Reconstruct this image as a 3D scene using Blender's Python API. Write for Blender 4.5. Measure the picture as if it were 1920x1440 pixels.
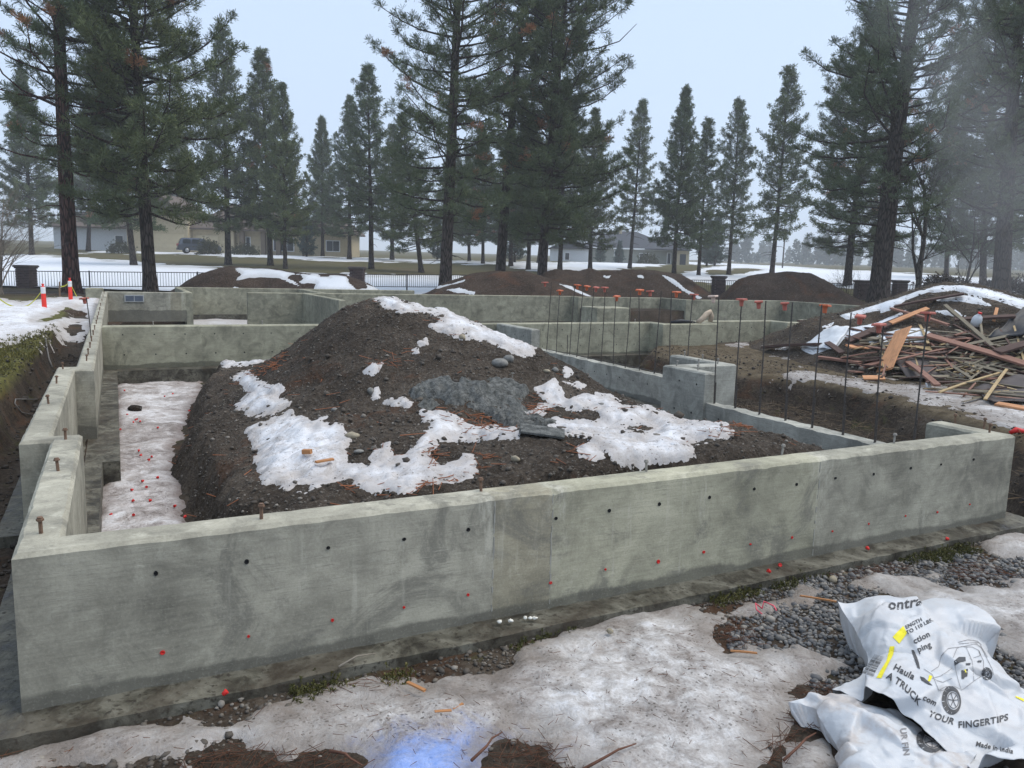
import bpy, bmesh, math, random
import numpy as np
from mathutils import Vector, Matrix
from mathutils.bvhtree import BVHTree

for o in list(bpy.data.objects):
    bpy.data.objects.remove(o)
SC = bpy.context.scene
COL = SC.collection
random.seed(7)
RNG = np.random.default_rng(11)
R = math.radians

# ---------------------------------------------------------------- camera
FPX = 1450.0                      # focal length for a 1920 px wide picture
PITCH, ROLL, YAW = R(8.5), R(1.68), R(27.2)
CP, SP, CR, SR, CY, SY = (math.cos(PITCH), math.sin(PITCH), math.cos(ROLL), math.sin(ROLL), math.cos(YAW), math.sin(YAW))
CAM = np.array([0.375, -3.18, 1.685])
cd = bpy.data.cameras.new('camera')
cam = bpy.data.objects.new('camera', cd)
COL.objects.link(cam)
rt = np.array([CY, -SY, 0.0]); up = np.array([SY*SP, CY*SP, CP]); fw = np.array([SY*CP, CY*CP, -SP])
cx_ = CR*rt + SR*up; cy_ = -SR*rt + CR*up
cam.matrix_world = Matrix(((cx_[0], cy_[0], -fw[0], CAM[0]), (cx_[1], cy_[1], -fw[1], CAM[1]), (cx_[2], cy_[2], -fw[2], CAM[2]), (0, 0, 0, 1)))
cd.sensor_width = 36.0
cd.lens = 36.0*FPX/1920.0
cd.clip_start = 0.05
cd.clip_end = 6000
SC.camera = cam

# ---------------------------------------------------------------- sky, sun, exposure (overcast winter day)
SUN_EL, SUN_AZ = R(60), R(108)
w = bpy.data.worlds.new('World'); SC.world = w; w.use_nodes = True
nt = w.node_tree; nt.nodes.clear()
wo = nt.nodes.new('ShaderNodeOutputWorld'); bg = nt.nodes.new('ShaderNodeBackground')
sky = nt.nodes.new('ShaderNodeTexSky'); sky.sky_type = 'NISHITA'; sky.sun_disc = False
sky.sun_elevation = SUN_EL; sky.sun_rotation = SUN_AZ; sky.dust_density = 4.0; sky.air_density = 1.2
mixn = nt.nodes.new('ShaderNodeMix'); mixn.data_type = 'RGBA'; mixn.inputs[0].default_value = 0.86
mixn.inputs[7].default_value = (5.1, 6.3, 8.1, 1)      # the even cloud layer
nt.links.new(sky.outputs[0], mixn.inputs[6]); nt.links.new(mixn.outputs[2], bg.inputs[0])
bg.inputs[1].default_value = 0.085
nt.links.new(bg.outputs[0], wo.inputs[0])
sd_ = bpy.data.lights.new('sun', 'SUN'); sd_.energy = 1.5; sd_.angle = R(55); sd_.color = (1.0, 0.93, 0.82)
sun = bpy.data.objects.new('sun', sd_); COL.objects.link(sun)
sun.location = (0, 0, 60)
sun.rotation_euler = (R(90)-SUN_EL, 0, math.pi-SUN_AZ)
SC.view_settings.view_transform = 'Standard'; SC.view_settings.look = 'None'
SC.view_settings.gamma = 1.0; SC.view_settings.exposure = 0.75
SC.view_settings.use_curve_mapping = False
SC.render.engine = 'CYCLES'
SC.cycles.volume_bounces = 2

# ---------------------------------------------------------------- photograph <-> place
def ray(u, v):
    x = (u-960)/FPX; y = -(v-720)/FPX
    x, y = CR*x-SR*y, SR*x+CR*y
    X, Y, Z = x, CP+y*SP, -SP+y*CP
    return np.array([X*CY+Y*SY, -X*SY+Y*CY, Z])
def at(u, v, z):                       # where the ray meets the level z
    d = ray(u, v); return CAM + d*(z-CAM[2])/d[2]
def atd(u, v, D):                      # where the ray is D metres ahead
    d = ray(u, v); return CAM + d*D/(d[0]*SY+d[1]*CY)
def aty(u, v, Y):
    d = ray(u, v); return CAM + d*(Y-CAM[1])/d[1]
def atx(u, v, X):
    d = ray(u, v); return CAM + d*(X-CAM[0])/d[0]
def depth(P): return (P[0]-CAM[0])*SY + (P[1]-CAM[1])*CY
def project(X, Y, Z):
    dx, dy, dz = X-CAM[0], Y-CAM[1], Z-CAM[2]
    a = dx*CY-dy*SY; b = dx*SY+dy*CY
    zc = b*CP-dz*SP; yc = b*SP+dz*CP
    zc = np.where(zc < 0.05, 0.05, zc)
    x, y = a/zc, yc/zc
    x, y = CR*x+SR*y, -SR*x+CR*y
    return 960+FPX*x, 720-FPX*y, zc
def march(u, v, hf, D0=1.5, D1=60, n=600):
    d = ray(u, v); d = d/(d[0]*SY+d[1]*CY)
    D = np.linspace(D0, D1, n)
    X, Y, Z = CAM[0]+d[0]*D, CAM[1]+d[1]*D, CAM[2]+d[2]*D
    below = Z < hf(X, Y)
    i = int(np.argmax(below)) if below.any() else n-1
    return np.array([X[i], Y[i], Z[i]])

# ---------------------------------------------------------------- noise
def _h(ix, iy, s):
    n = (ix.astype(np.int64)*374761393 + iy.astype(np.int64)*668265263 + s*1442695041) & 0xffffffff
    n = ((n ^ (n >> 13))*1274126177) & 0xffffffff
    n = (n ^ (n >> 16)) & 0xffffffff
    return n/4294967295.0
def vnoise(x, y, s=0):
    x = np.asarray(x, float); y = np.asarray(y, float)
    ix, iy = np.floor(x), np.floor(y); fx, fy = x-ix, y-iy
    fx = fx*fx*fx*(fx*(fx*6-15)+10); fy = fy*fy*fy*(fy*(fy*6-15)+10)
    a, b, c, d = _h(ix, iy, s), _h(ix+1, iy, s), _h(ix, iy+1, s), _h(ix+1, iy+1, s)
    return (a*(1-fx)+b*fx)*(1-fy)+(c*(1-fx)+d*fx)*fy*1.0
def fbm(x, y, o=4, s=0, g=0.5):        # about -1..1
    t = 0; a = 1; k = 0
    for i in range(o):
        t = t + a*(vnoise(np.asarray(x)*2**i+i*17.3, np.asarray(y)*2**i-i*9.1, s+i)*2-1); k += a; a *= g
    return t/k
def ss(a, b, x):
    t = np.clip((np.asarray(x, float)-a)/(b-a), 0, 1); return t*t*(3-2*t)
def polysd(px, py, poly):              # signed distance to a polygon, positive inside
    px = np.asarray(px, float); py = np.asarray(py, float)
    d = np.full(px.shape, 1e18); ins = np.zeros(px.shape, bool)
    n = len(poly)
    for i in range(n):
        x0, y0 = poly[i][:2]; x1, y1 = poly[(i+1) % n][:2]
        ex, ey = x1-x0, y1-y0; wx, wy = px-x0, py-y0
        t = np.clip((wx*ex+wy*ey)/(ex*ex+ey*ey+1e-12), 0, 1)
        d = np.minimum(d, (wx-ex*t)**2+(wy-ey*t)**2)
        c = ((y0 <= py) & (y1 > py)) | ((y1 <= py) & (y0 > py))
        if abs(ey) > 1e-12:
            ins ^= c & (px < x0+ex*(py-y0)/ey)
    d = np.sqrt(d)
    return np.where(ins, d, -d)

# ---------------------------------------------------------------- objects
def tag(o, label=None, cat=None, group=None, kind=None):
    if label: o['label'] = label
    if cat: o['category'] = cat
    if group: o['group'] = group
    if kind: o['kind'] = kind
    return o
def thing(name, label, cat, loc=(0, 0, 0), rz=0.0, group=None):
    o = bpy.data.objects.new(name, None); COL.objects.link(o)
    o.empty_display_size = 0.1
    o.location = [float(c) for c in loc]; o.rotation_euler = (0, 0, rz)
    return tag(o, label, cat, group)
def mesh(name, V, F, smooth=False):
    m = bpy.data.meshes.new(name)
    V = np.asarray(V, np.float32)
    if isinstance(F, np.ndarray):
        k = F.shape[1]; nf = F.shape[0]
        m.vertices.add(len(V)); m.vertices.foreach_set('co', V.ravel())
        m.loops.add(nf*k); m.loops.foreach_set('vertex_index', F.astype(np.int32).ravel())
        m.polygons.add(nf); m.polygons.foreach_set('loop_start', np.arange(0, nf*k, k, dtype=np.int32))
        m.update(calc_edges=True)
    else:
        m.from_pydata([tuple(map(float, v)) for v in V], [], F); m.update()
    if smooth:
        m.polygons.foreach_set('use_smooth', np.ones(len(m.polygons), bool))
    return m
def obj(name, V, F, mat, parent=None, smooth=False, loc=None):
    m = V if isinstance(V, bpy.types.Mesh) else mesh(name, V, F, smooth)
    if mat and not m.materials: m.materials.append(mat)
    o = bpy.data.objects.new(name, m); COL.objects.link(o)
    if parent: o.parent = parent
    if loc is not None: o.location = [float(c) for c in loc]
    return o
class MB:
    """collects simple shapes into one mesh"""
    def __init__(s): s.V = []; s.F = []
    def add(s, V, F):
        b = len(s.V); s.V += [tuple(map(float, v)) for v in V]; s.F += [tuple(i+b for i in f) for f in F]; return s
    def box(s, a, b):
        x0, y0, z0 = a; x1, y1, z1 = b
        return s.add([(x0, y0, z0), (x1, y0, z0), (x1, y1, z0), (x0, y1, z0), (x0, y0, z1), (x1, y0, z1), (x1, y1, z1), (x0, y1, z1)],
                     [(0, 3, 2, 1), (4, 5, 6, 7), (0, 1, 5, 4), (1, 2, 6, 5), (2, 3, 7, 6), (3, 0, 4, 7)])
    def tube(s, pts, rad, n=8, cap=True):
        pts = [np.asarray(p, float) for p in pts]
        rad = rad if hasattr(rad, '__len__') else [rad]*len(pts)
        b = len(s.V); ref = None
        for i, p in enumerate(pts):
            t = pts[min(i+1, len(pts)-1)]-pts[max(i-1, 0)]; t = t/(np.linalg.norm(t)+1e-9)
            if ref is None:
                ref = np.array([1, 0, 0.]) if abs(t[0]) < .8 else np.array([0, 1., 0])
            a = ref-t*ref.dot(t); a /= np.linalg.norm(a)+1e-9; c = np.cross(t, a); ref = a
            for k in range(n):
                q = 2*math.pi*k/n; s.V.append(tuple(p+rad[i]*(math.cos(q)*a+math.sin(q)*c)))
        for i in range(len(pts)-1):
            for k in range(n):
                s.F.append((b+i*n+k, b+i*n+(k+1) % n, b+(i+1)*n+(k+1) % n, b+(i+1)*n+k))
        if cap:
            s.F.append(tuple(b+k for k in reversed(range(n)))); e = b+(len(pts)-1)*n
            s.F.append(tuple(e+k for k in range(n)))
        return s
    def lathe(s, prof, c=(0, 0, 0), n=16):
        b = len(s.V)
        for r_, z in prof:
            for k in range(n):
                q = 2*math.pi*k/n; s.V.append((c[0]+r_*math.cos(q), c[1]+r_*math.sin(q), c[2]+z))
        for i in range(len(prof)-1):
            for k in range(n):
                s.F.append((b+i*n+k, b+i*n+(k+1) % n, b+(i+1)*n+(k+1) % n, b+(i+1)*n+k))
        s.F.append(tuple(b+k for k in reversed(range(n)))); e = b+(len(prof)-1)*n
        s.F.append(tuple(e+k for k in range(n)))
        return s
    def prism(s, poly, z0, z1, ch=0.0, worn=0.0):
        """upright prism of a CCW right-angled outline, top edge chamfered by ch, worn by a few mm"""
        if worn:
            q = []
            for i in range(len(poly)):
                a = np.array(poly[i][:2], float); b = np.array(poly[(i+1) % len(poly)][:2], float); L = np.linalg.norm(b-a); n = max(1, int(L/(.05 if L < 7 else .3)))
                q += [tuple(a*(1-k/n)+b*k/n) for k in range(n)]
            poly = q
        n = len(poly); P = [np.array(p[:2], float) for p in poly]; ins = []; rw = random.Random(n); cz = []
        for i in range(n):
            e0 = P[i]-P[i-1]; e1 = P[(i+1) % n]-P[i]
            e0 /= np.linalg.norm(e0)+1e-12; e1 /= np.linalg.norm(e1)+1e-12
            n0 = np.array([-e0[1], e0[0]]); n1 = np.array([-e1[1], e1[0]])
            w_ = ch*(1+(worn*(rw.gauss(0, .22)+(rw.random() < .06)*rw.uniform(0, 1.0)) if worn else 0)); cz.append(max(.3*ch, w_*(1+worn*rw.gauss(0, .15))))
            ins.append(P[i]+max(.3*ch, w_)*(n0+n1)/(1+n0.dot(n1)))
        V = [(p[0], p[1], z0) for p in P]
        if ch > 0:
            V += [(p[0], p[1], z1-c_) for p, c_ in zip(P, cz)]+[(p[0], p[1], z1) for p in ins]; L = 3
        else:
            V += [(p[0], p[1], z1) for p in P]; L = 2
        F = [tuple(reversed(range(n))), tuple(range((L-1)*n, L*n))]
        for l in range(L-1):
            for i in range(n):
                j = (i+1) % n; F.append((l*n+i, l*n+j, (l+1)*n+j, (l+1)*n+i))
        return s.add(V, F)
    def build(s, name, mat, parent=None, smooth=False, loc=None):
        return obj(name, s.V, s.F, mat, parent, smooth, loc)
    def mesh(s, name, mat, smooth=False):
        m = mesh(name, s.V, s.F, smooth); m.materials.append(mat); return m
def copy_tree(o, parent=None):
    c = o.copy(); COL.objects.link(c); c.parent = parent
    for ch in list(o.children): copy_tree(ch, c)
    return c
def gridmesh(xs, ys, hf, keep=None):
    X, Y = np.meshgrid(xs, ys); Z = hf(X, Y)
    V = np.stack([X.ravel(), Y.ravel(), Z.ravel()], 1)
    nx, ny = len(xs), len(ys)
    i = np.arange((ny-1)*nx).reshape(ny-1, nx)[:, :-1].ravel()
    F = np.stack([i, i+1, i+nx+1, i+nx], 1)
    if keep is not None:
        k = keep.ravel(); F = F[k[F].any(1)]
        used = np.zeros(len(V), bool); used[F] = True
        idx = np.cumsum(used)-1; V = V[used]; F = idx[F]
    return V, F

# ---------------------------------------------------------------- materials
class NT:
    def __init__(s, name):
        s.m = bpy.data.materials.new(name); s.m.use_nodes = True; s.t = s.m.node_tree
        s.t.nodes.clear()
        s.o = s.t.nodes.new('ShaderNodeOutputMaterial'); s.b = s.t.nodes.new('ShaderNodeBsdfPrincipled')
        s.t.links.new(s.b.outputs[0], s.o.inputs[0]); s.b.inputs['Specular IOR Level'].default_value = 0.3
    def n(s, typ, **kw):
        q = s.t.nodes.new(typ)
        for k, v in kw.items(): setattr(q, k, v)
        return q
    def l(s, a, b): s.t.links.new(a, b)
    def pos(s): 
        if not hasattr(s, '_g'): s._g = s.n('ShaderNodeNewGeometry')
        return s._g.outputs['Position']
    def objc(s):
        if not hasattr(s, '_c'): s._c = s.n('ShaderNodeTexCoord')
        return s._c.outputs['Object']
    def mapping(s, src, scale=(1, 1, 1), loc=(0, 0, 0), rot=(0, 0, 0)):
        q = s.n('ShaderNodeMapping'); s.l(src, q.inputs[0]); q.inputs['Scale'].default_value = scale
        q.inputs['Location'].default_value = loc; q.inputs['Rotation'].default_value = rot; return q.outputs[0]
    def noise(s, src, scale, detail=4, rough=.55, dist=0):
        q = s.n('ShaderNodeTexNoise'); s.l(src, q.inputs['Vector']); q.inputs['Scale'].default_value = scale
        q.inputs['Detail'].default_value = detail; q.inputs['Roughness'].default_value = rough; q.inputs['Distortion'].default_value = dist
        return q.outputs['Fac']
    def vor(s, src, scale, feature='F1', out='Distance', rnd=1.0):
        q = s.n('ShaderNodeTexVoronoi', feature=feature); s.l(src, q.inputs['Vector']); q.inputs['Scale'].default_value = scale
        q.inputs['Randomness'].default_value = rnd
        return q.outputs[out]
    def ramp(s, src, stops, interp='LINEAR'):
        q = s.n('ShaderNodeValToRGB'); q.color_ramp.interpolation = interp; e = q.color_ramp.elements
        while len(e) < len(stops): e.new(0.5)
        for i, (p, c) in enumerate(stops):
            e[i].position = p; e[i].color = (*c, 1) if hasattr(c, '__len__') else (c, c, c, 1)
        s.l(src, q.inputs[0]); return q.outputs[0]
    def mix(s, f, a, b, mode='MIX'):
        q = s.n('ShaderNodeMix', data_type='RGBA', blend_type=mode)
        for k, v in ((0, f), (6, a), (7, b)):
            if hasattr(v, 'is_output'): s.l(v, q.inputs[k])
            elif k == 0: q.inputs[0].default_value = v
            else: q.inputs[k].default_value = (*v, 1) if hasattr(v, '__len__') else (v, v, v, 1)
        return q.outputs[2]
    def math(s, op, a, b=0.0, c=0.0, clamp=False):
        q = s.n('ShaderNodeMath', operation=op, use_clamp=clamp)
        for k, v in ((0, a), (1, b), (2, c)):
            if hasattr(v, 'is_output'): s.l(v, q.inputs[k])
            else: q.inputs[k].default_value = v
        return q.outputs[0]
    def sep(s, src):
        q = s.n('ShaderNodeSeparateXYZ'); s.l(src, q.inputs[0]); return q.outputs
    def step(s, x, a, b): 
        q = s.n('ShaderNodeMapRange', interpolation_type='SMOOTHSTEP'); s.l(x, q.inputs[0])
        q.inputs[1].default_value = a; q.inputs[2].default_value = b; return q.outputs[0]
    def bump(s, h, strength=.5, dist=.01):
        q = s.n('ShaderNodeBump'); q.inputs['Strength'].default_value = strength; q.inputs['Distance'].default_value = dist
        s.l(h, q.inputs['Height']); 
        if s.b.inputs['Normal'].links: s.l(s.b.inputs['Normal'].links[0].from_socket, q.inputs['Normal'])
        s.l(q.outputs[0], s.b.inputs['Normal'])
    def col(s, c):
        if hasattr(c, 'is_output'): s.l(c, s.b.inputs['Base Color'])
        else: s.b.inputs['Base Color'].default_value = (*c, 1)
    def rough(s, r):
        if hasattr(r, 'is_output'): s.l(r, s.b.inputs['Roughness'])
        else: s.b.inputs['Roughness'].default_value = r
def plain(name, c, rough=.6, var=.18, scale=6, metal=0.0, bump=0.0, bscale=40):
    k = NT(name); p = k.objc(); f = k.noise(p, scale, 4)
    k.col(k.ramp(f, [(.3, tuple(x*(1-var) for x in c)), (.7, tuple(min(1, x*(1+var)) for x in c))])); k.rough(rough)
    k.b.inputs['Metallic'].default_value = metal
    if bump: k.bump(k.noise(p, bscale, 3), bump, .004)
    return k.m
M = {}
def concrete(name, base, panels=None, wet=True, zfoot=0.0):
    k = NT(name); P = k.pos(); x, y, z = k.sep(P)
    big = k.noise(P, 1.1, 5, .6, .4); med = k.noise(P, 5, 6, .68, .6); fine = k.noise(P, 85, 3, .6)
    streak = k.noise(k.mapping(P, (2.2, 2.2, 40)), 1.6, 5, .65)
    sc_ = lambda m: tuple(v*m for v in base)
    f = k.math('ADD', k.math('MULTIPLY', big, .45), k.math('MULTIPLY', med, .4)); f = k.math('ADD', f, k.math('MULTIPLY', streak, .15))
    c = k.ramp(f, [(.38, sc_(.50)), (.455, sc_(.78)), (.52, base), (.61, sc_(1.32))])
    if panels:                         # each form panel left its own tone
        pr = k.ramp(k.math('DIVIDE', x, 6.2), panels, 'CONSTANT')
        c = k.mix(1.0, c, pr, 'MULTIPLY')
    # dark damp blotches and pale lime bloom
    blot = k.noise(P, 2.1, 7, .72, 1.4)
    c = k.mix(k.math('MULTIPLY', k.step(blot, .5, .66), .75), c, sc_(.48))
    bl2 = k.noise(k.mapping(P, (1, 1, 1), (3, 5, 7)), 3.4, 8, .75, 1.8)
    c = k.mix(k.math('MULTIPLY', k.step(bl2, .55, .75), .3), c, sc_(1.6))
    st = k.math('MULTIPLY', k.step(k.noise(k.mapping(P, (4, 4, 90)), 2.0, 4, .7), .56, .70), k.step(med, .48, .6))
    c = k.mix(k.math('MULTIPLY', st, .6), c, sc_(1.6))
    st2 = k.math('MULTIPLY', k.step(k.noise(k.mapping(P, (3, 3, 70), (9, 2, 4)), 2.0, 4, .7), .56, .66), k.step(big, .46, .58))
    c = k.mix(k.math('MULTIPLY', st2, .6), c, sc_(.5))
    s3 = k.math('MULTIPLY', k.step(k.noise(k.mapping(P, (5, 5, 160), (1, 8, 3)), 2.0, 3, .7), .58, .68), k.step(k.noise(P, 2.4, 4), .5, .58)); c = k.mix(k.math('MULTIPLY', s3, .5), c, sc_(.45))
    drip = k.noise(k.mapping(P, (18, 18, 1.5)), 1.0, 4, .65)
    c = k.mix(k.math('MULTIPLY', k.math('MULTIPLY', k.step(drip, .55, .72), k.step(big, .5, .62)), .4), c, sc_(1.7))
    if panels:                         # pale smears beside the form joints
        for sx, wd_ in ((1.9, .16), (2.3, .1), (4.13, .16)):
            dx = k.math('ABSOLUTE', k.math('SUBTRACT', x, sx)); m = k.math('MULTIPLY', k.step(dx, wd_, .0), k.step(k.noise(k.mapping(P, (9, 9, 2.5)), 1.5, 6, .7), .42, .64)); m = k.math('MULTIPLY', m, k.step(z, .05, .5))
            c = k.mix(k.math('MULTIPLY', m, .6), c, sc_(1.7))
    if wet:                            # damp rising from the footing
        wz = k.math('ADD', z, k.math('MULTIPLY', k.math('SUBTRACT', k.noise(P, 1.6, 5, .65), .5), .16))
        f = k.step(wz, zfoot+.06, zfoot+.035)
        c = k.mix(k.math('MULTIPLY', f, .72), c, sc_(.27))
    hv = k.vor(P, 7.5, 'F1', 'Color'); hr = k.sep(hv)[0]
    holes = k.vor(k.mapping(P, (1, 1, 1.0)), 7.5, 'F1'); rad = k.math('MULTIPLY', k.math('POWER', hr, 6.0), .05)
    pk = k.math('LESS_THAN', k.math('ADD', holes, k.math('MULTIPLY', k.math('SUBTRACT', fine, .5), .03)), rad)
    c = k.mix(k.math('MULTIPLY', pk, .85), c, (.02, .02, .018))
    c = k.mix(k.math('MULTIPLY', k.step(fine, .5, .75), .22), c, sc_(1.5)); c = k.mix(k.math('MULTIPLY', k.step(fine, .5, .28), .25), c, sc_(.5))
    k.col(c); k.rough(.82)
    k.bump(fine, .3, .003); k.bump(streak, .3, .004); k.bump(med, .35, .006)
    return k.m
M['conc'] = concrete('concrete_wall', (.365, .348, .286), [(0.0, (.95, .94, .91)), (1.93/6.2, (.86, .82, .72)), (2.25/6.2, (1.04, 1.04, .93)), (4.1/6.2, (.98, .98, .95))])
M['conc_b'] = concrete('concrete_house_wall', (.33, .318, .235), None, True, -.05); M['conc_c'] = concrete('concrete_back_wall', (.31, .298, .22), None, False)
M['conc_blue'] = concrete('concrete_beam', (.36, .355, .31), None, True, -.1)
def m_foot():
    k = NT('muddy_footing'); P = k.pos()
    a = k.noise(P, 5, 6, .7, .6); b = k.noise(P, 30, 4, .65)
    c = k.ramp(a, [(.38, (.035, .031, .024)), (.5, (.092, .086, .066)), (.61, (.165, .157, .125))])
    c = k.mix(k.math('MULTIPLY', k.step(b, .54, .64), .8), c, (.035, .029, .022)); c = k.mix(k.math('MULTIPLY', k.step(k.noise(P, 1.5, 6, .7), .5, .6), .5), c, (.07, .055, .04)); k.col(c); k.rough(k.ramp(a, [(.35, .35), (.6, .75)]))
    k.bump(b, .6, .01); k.bump(k.vor(P, 22, 'DISTANCE_TO_EDGE'), .35, .006); return k.m
M['foot'] = m_foot()
def m_soil(name, c0, c1, c2, needle=True, sc=1.0):
    k = NT(name); P = k.pos()
    a = k.noise(P, 1.4*sc, 6, .65); b = k.noise(P, 26*sc, 6, .7); v = k.vor(P, 38*sc)
    f = k.math('ADD', k.math('MULTIPLY', a, .45), k.math('MULTIPLY', b, .6))
    c = k.ramp(f, [(.38, c0), (.53, c1), (.72, c2)])
    vc = k.vor(P, 95*sc, 'F1', 'Color'); g = k.sep(vc)[0]
    c = k.mix(k.math('MULTIPLY', k.math('GREATER_THAN', g, .94), .6), c, k.ramp(k.sep(vc)[1], [(0, (.09, .08, .07)), (1, (.26, .24, .21))]))
    if needle:
        nn = k.noise(P, 1.1*sc, 5, .7, .5); st = k.noise(k.mapping(P, (6, 60, 12), rot=(.3, .2, .8)), 3, 3)
        c = k.mix(k.math('MULTIPLY', k.step(nn, .56, .66), k.math('MULTIPLY', st, .75)), c, (.13, .052, .022))
    wd = k.noise(k.mapping(P, (1, 1, 1), (7, 3, 1)), .9*sc, 6, .7, .8); c = k.mix(k.math('MULTIPLY', k.step(wd, .5, .62), .55), c, k.mix(.5, c, tuple(q*.35 for q in c0)))
    k.col(c); k.rough(.95); k.b.inputs['Specular IOR Level'].default_value = .15
    k.bump(b, 1.0, .05); k.bump(v, .6, .02); return k.m
M['soil'] = m_soil('dark_soil', (.014, .011, .0085), (.042, .032, .025), (.095, .076, .06))
M['mound'] = m_soil('gravelly_soil', (.029, .022, .0165), (.080, .064, .050), (.175, .145, .117))
M['far_soil'] = m_soil('pile_soil', (.022, .014, .010), (.058, .039, .028), (.11, .078, .056), True, .5)
def m_snow(name, stops, speck=0.0, blue=False, rough=.65, edge=(.34, .30, .27), bm=.5):
    k = NT(name); P = k.pos()
    a = k.noise(P, 1.7, 7, .7, .8); b = k.noise(P, 11, 7, .72, .7); f = k.noise(P, 80, 4, .7)
    d = k.math('ADD', k.math('MULTIPLY', a, .5), k.math('MULTIPLY', b, .35)); d = k.math('ADD', d, k.math('MULTIPLY', f, .15))
    c = k.ramp(d, stops)
    if speck:
        sp = k.vor(P, 120, 'F1', 'Color'); g = k.sep(sp)
        m = k.math('MULTIPLY', k.math('GREATER_THAN', g[0], 1-speck), k.step(a, .40, .56))
        c = k.mix(k.math('MULTIPLY', m, .75), c, (.07, .058, .045))
        gr = k.noise(P, 5.5, 8, .8, 1.0)
        c = k.mix(k.math('MULTIPLY', k.step(gr, .54, .68), .65), c, (.19, .165, .145))
        br = k.noise(k.mapping(P, (1, 1, 1), (4, 1, 2)), 3.0, 6, .7, .6)
        c = k.mix(k.math('MULTIPLY', k.step(br, .54, .66), .35), c, (.30, .235, .19))
    if blue:                           # sprayed marking paint soaked into the ice
        x, y, z = k.sep(P)
        wx = k.math('SUBTRACT', x, 1.17); wy = k.math('SUBTRACT', y, -.93)
        r2 = k.math('ADD', k.math('POWER', k.math('DIVIDE', wx, .36), 2.0), k.math('POWER', k.math('DIVIDE', wy, .2), 2.0))
        r2 = k.math('ADD', k.math('SQRT', r2), k.math('MULTIPLY', k.math('SUBTRACT', k.noise(P, 7, 9, .82, .6), .5), 3.4))
        c = k.mix(k.math('MULTIPLY', k.step(r2, 1.7, .1), .74), c, (.20, .37, .86))
    at_ = k.n('ShaderNodeAttribute', attribute_name='thick'); th = k.math('ADD', at_.outputs['Fac'], k.math('MULTIPLY', k.math('SUBTRACT', b, .5), 1.1))
    c = k.mix(k.math('MULTIPLY', k.step(th, .62, .1), .62), c, edge)
    k.col(c); k.rough(rough)
    k.bump(f, .6*bm+.1, .008); k.bump(b, bm, .03); return k.m
M['snow'] = m_snow('clean_snow', [(.35, (.76, .78, .81)), (.6, (.68, .71, .76))], edge=(.5, .5, .5))
M['snow_mound'] = m_snow('lightly_soiled_snow', [(.38, (.75, .76, .78)), (.50, (.67, .67, .69)), (.60, (.45, .42, .40))], .03)
M['snow_icy'] = m_snow('dirty_icy_snow', [(.40, (.76, .755, .77)), (.46, (.565, .545, .53)), (.52, (.385, .355, .335)), (.585, (.22, .19, .17))], .05, True, .5, (.20, .17, .145), .75)
M['snow_pink'] = m_snow('stained_ice', [(.40, (.78, .77, .78)), (.47, (.60, .565, .55)), (.53, (.40, .355, .335)), (.60, (.18, .15, .13))], .05, False, .45, (.20, .15, .13), .9)
def m_ground():
    k = NT('site_ground'); P = k.pos(); x, y, z = k.sep(P)
    # distance ahead of the place where the photograph was taken
    D = k.math('ADD', k.math('MULTIPLY', k.math('SUBTRACT', x, .375), SY), k.math('MULTIPLY', k.math('ADD', y, 3.18), CY))
    a = k.noise(P, 1.6, 6, .66); b = k.noise(P, 28, 6, .72)
    f = k.math('ADD', k.math('MULTIPLY', a, .45), k.math('MULTIPLY', b, .6))
    soil = k.ramp(f, [(.38, (.014, .011, .0085)), (.53, (.046, .035, .026)), (.72, (.11, .09, .07))])
    nn = k.noise(P, 2.0, 5, .7, .4)
    soil = k.mix(k.math('MULTIPLY', k.step(nn, .52, .66), .55), soil, (.085, .042, .022))
    moss = k.noise(P, 2.4, 6, .7); 
    soil = k.mix(k.math('MULTIPLY', k.step(moss, .57, .68), .5), soil, (.07, .075, .018))
    lawn0 = k.noise(P, .12, 6, .65); lawn1 = k.noise(P, 3, 5, .6)
    lf = k.math('ADD', k.math('MULTIPLY', lawn0, .6), k.math('MULTIPLY', lawn1, .4))
    lawn = k.ramp(lf, [(.35, (.058, .05, .024)), (.5, (.085, .078, .033)), (.65, (.115, .085, .05))])
    # yard between dug ground and lawn
    c = k.mix(k.step(D, 33, 37), soil, lawn)
    yard = k.math('MULTIPLY', k.step(z, .03, .12), k.step(y, 10.4, 9.8)); yard = k.math('MULTIPLY', yard, k.step(x, 7.0, 8.0))
    c = k.mix(k.math('MULTIPLY', yard, .75), c, k.mix(k.step(k.noise(P, 3.4, 6, .7), .4, .62), (.15, .12, .078), (.085, .066, .04)))
    turf = k.math('MULTIPLY', k.step(x, -.62, -.78), k.step(z, .12, .26)); turf = k.math('MULTIPLY', turf, k.step(y, 30, 20))
    c = k.mix(k.math('MULTIPLY', turf, .9), c, k.ramp(k.noise(P, 9, 6, .7), [(.3, (.035, .04, .012)), (.55, (.115, .11, .03)), (.75, (.19, .16, .06))]))
    k.col(c); k.rough(.95); k.b.inputs['Specular IOR Level'].default_value = .15
    k.bump(b, .8, .02); return k.m
M['ground'] = m_ground()
HAZE = 0.0011
SMOKE = 0.024
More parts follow.
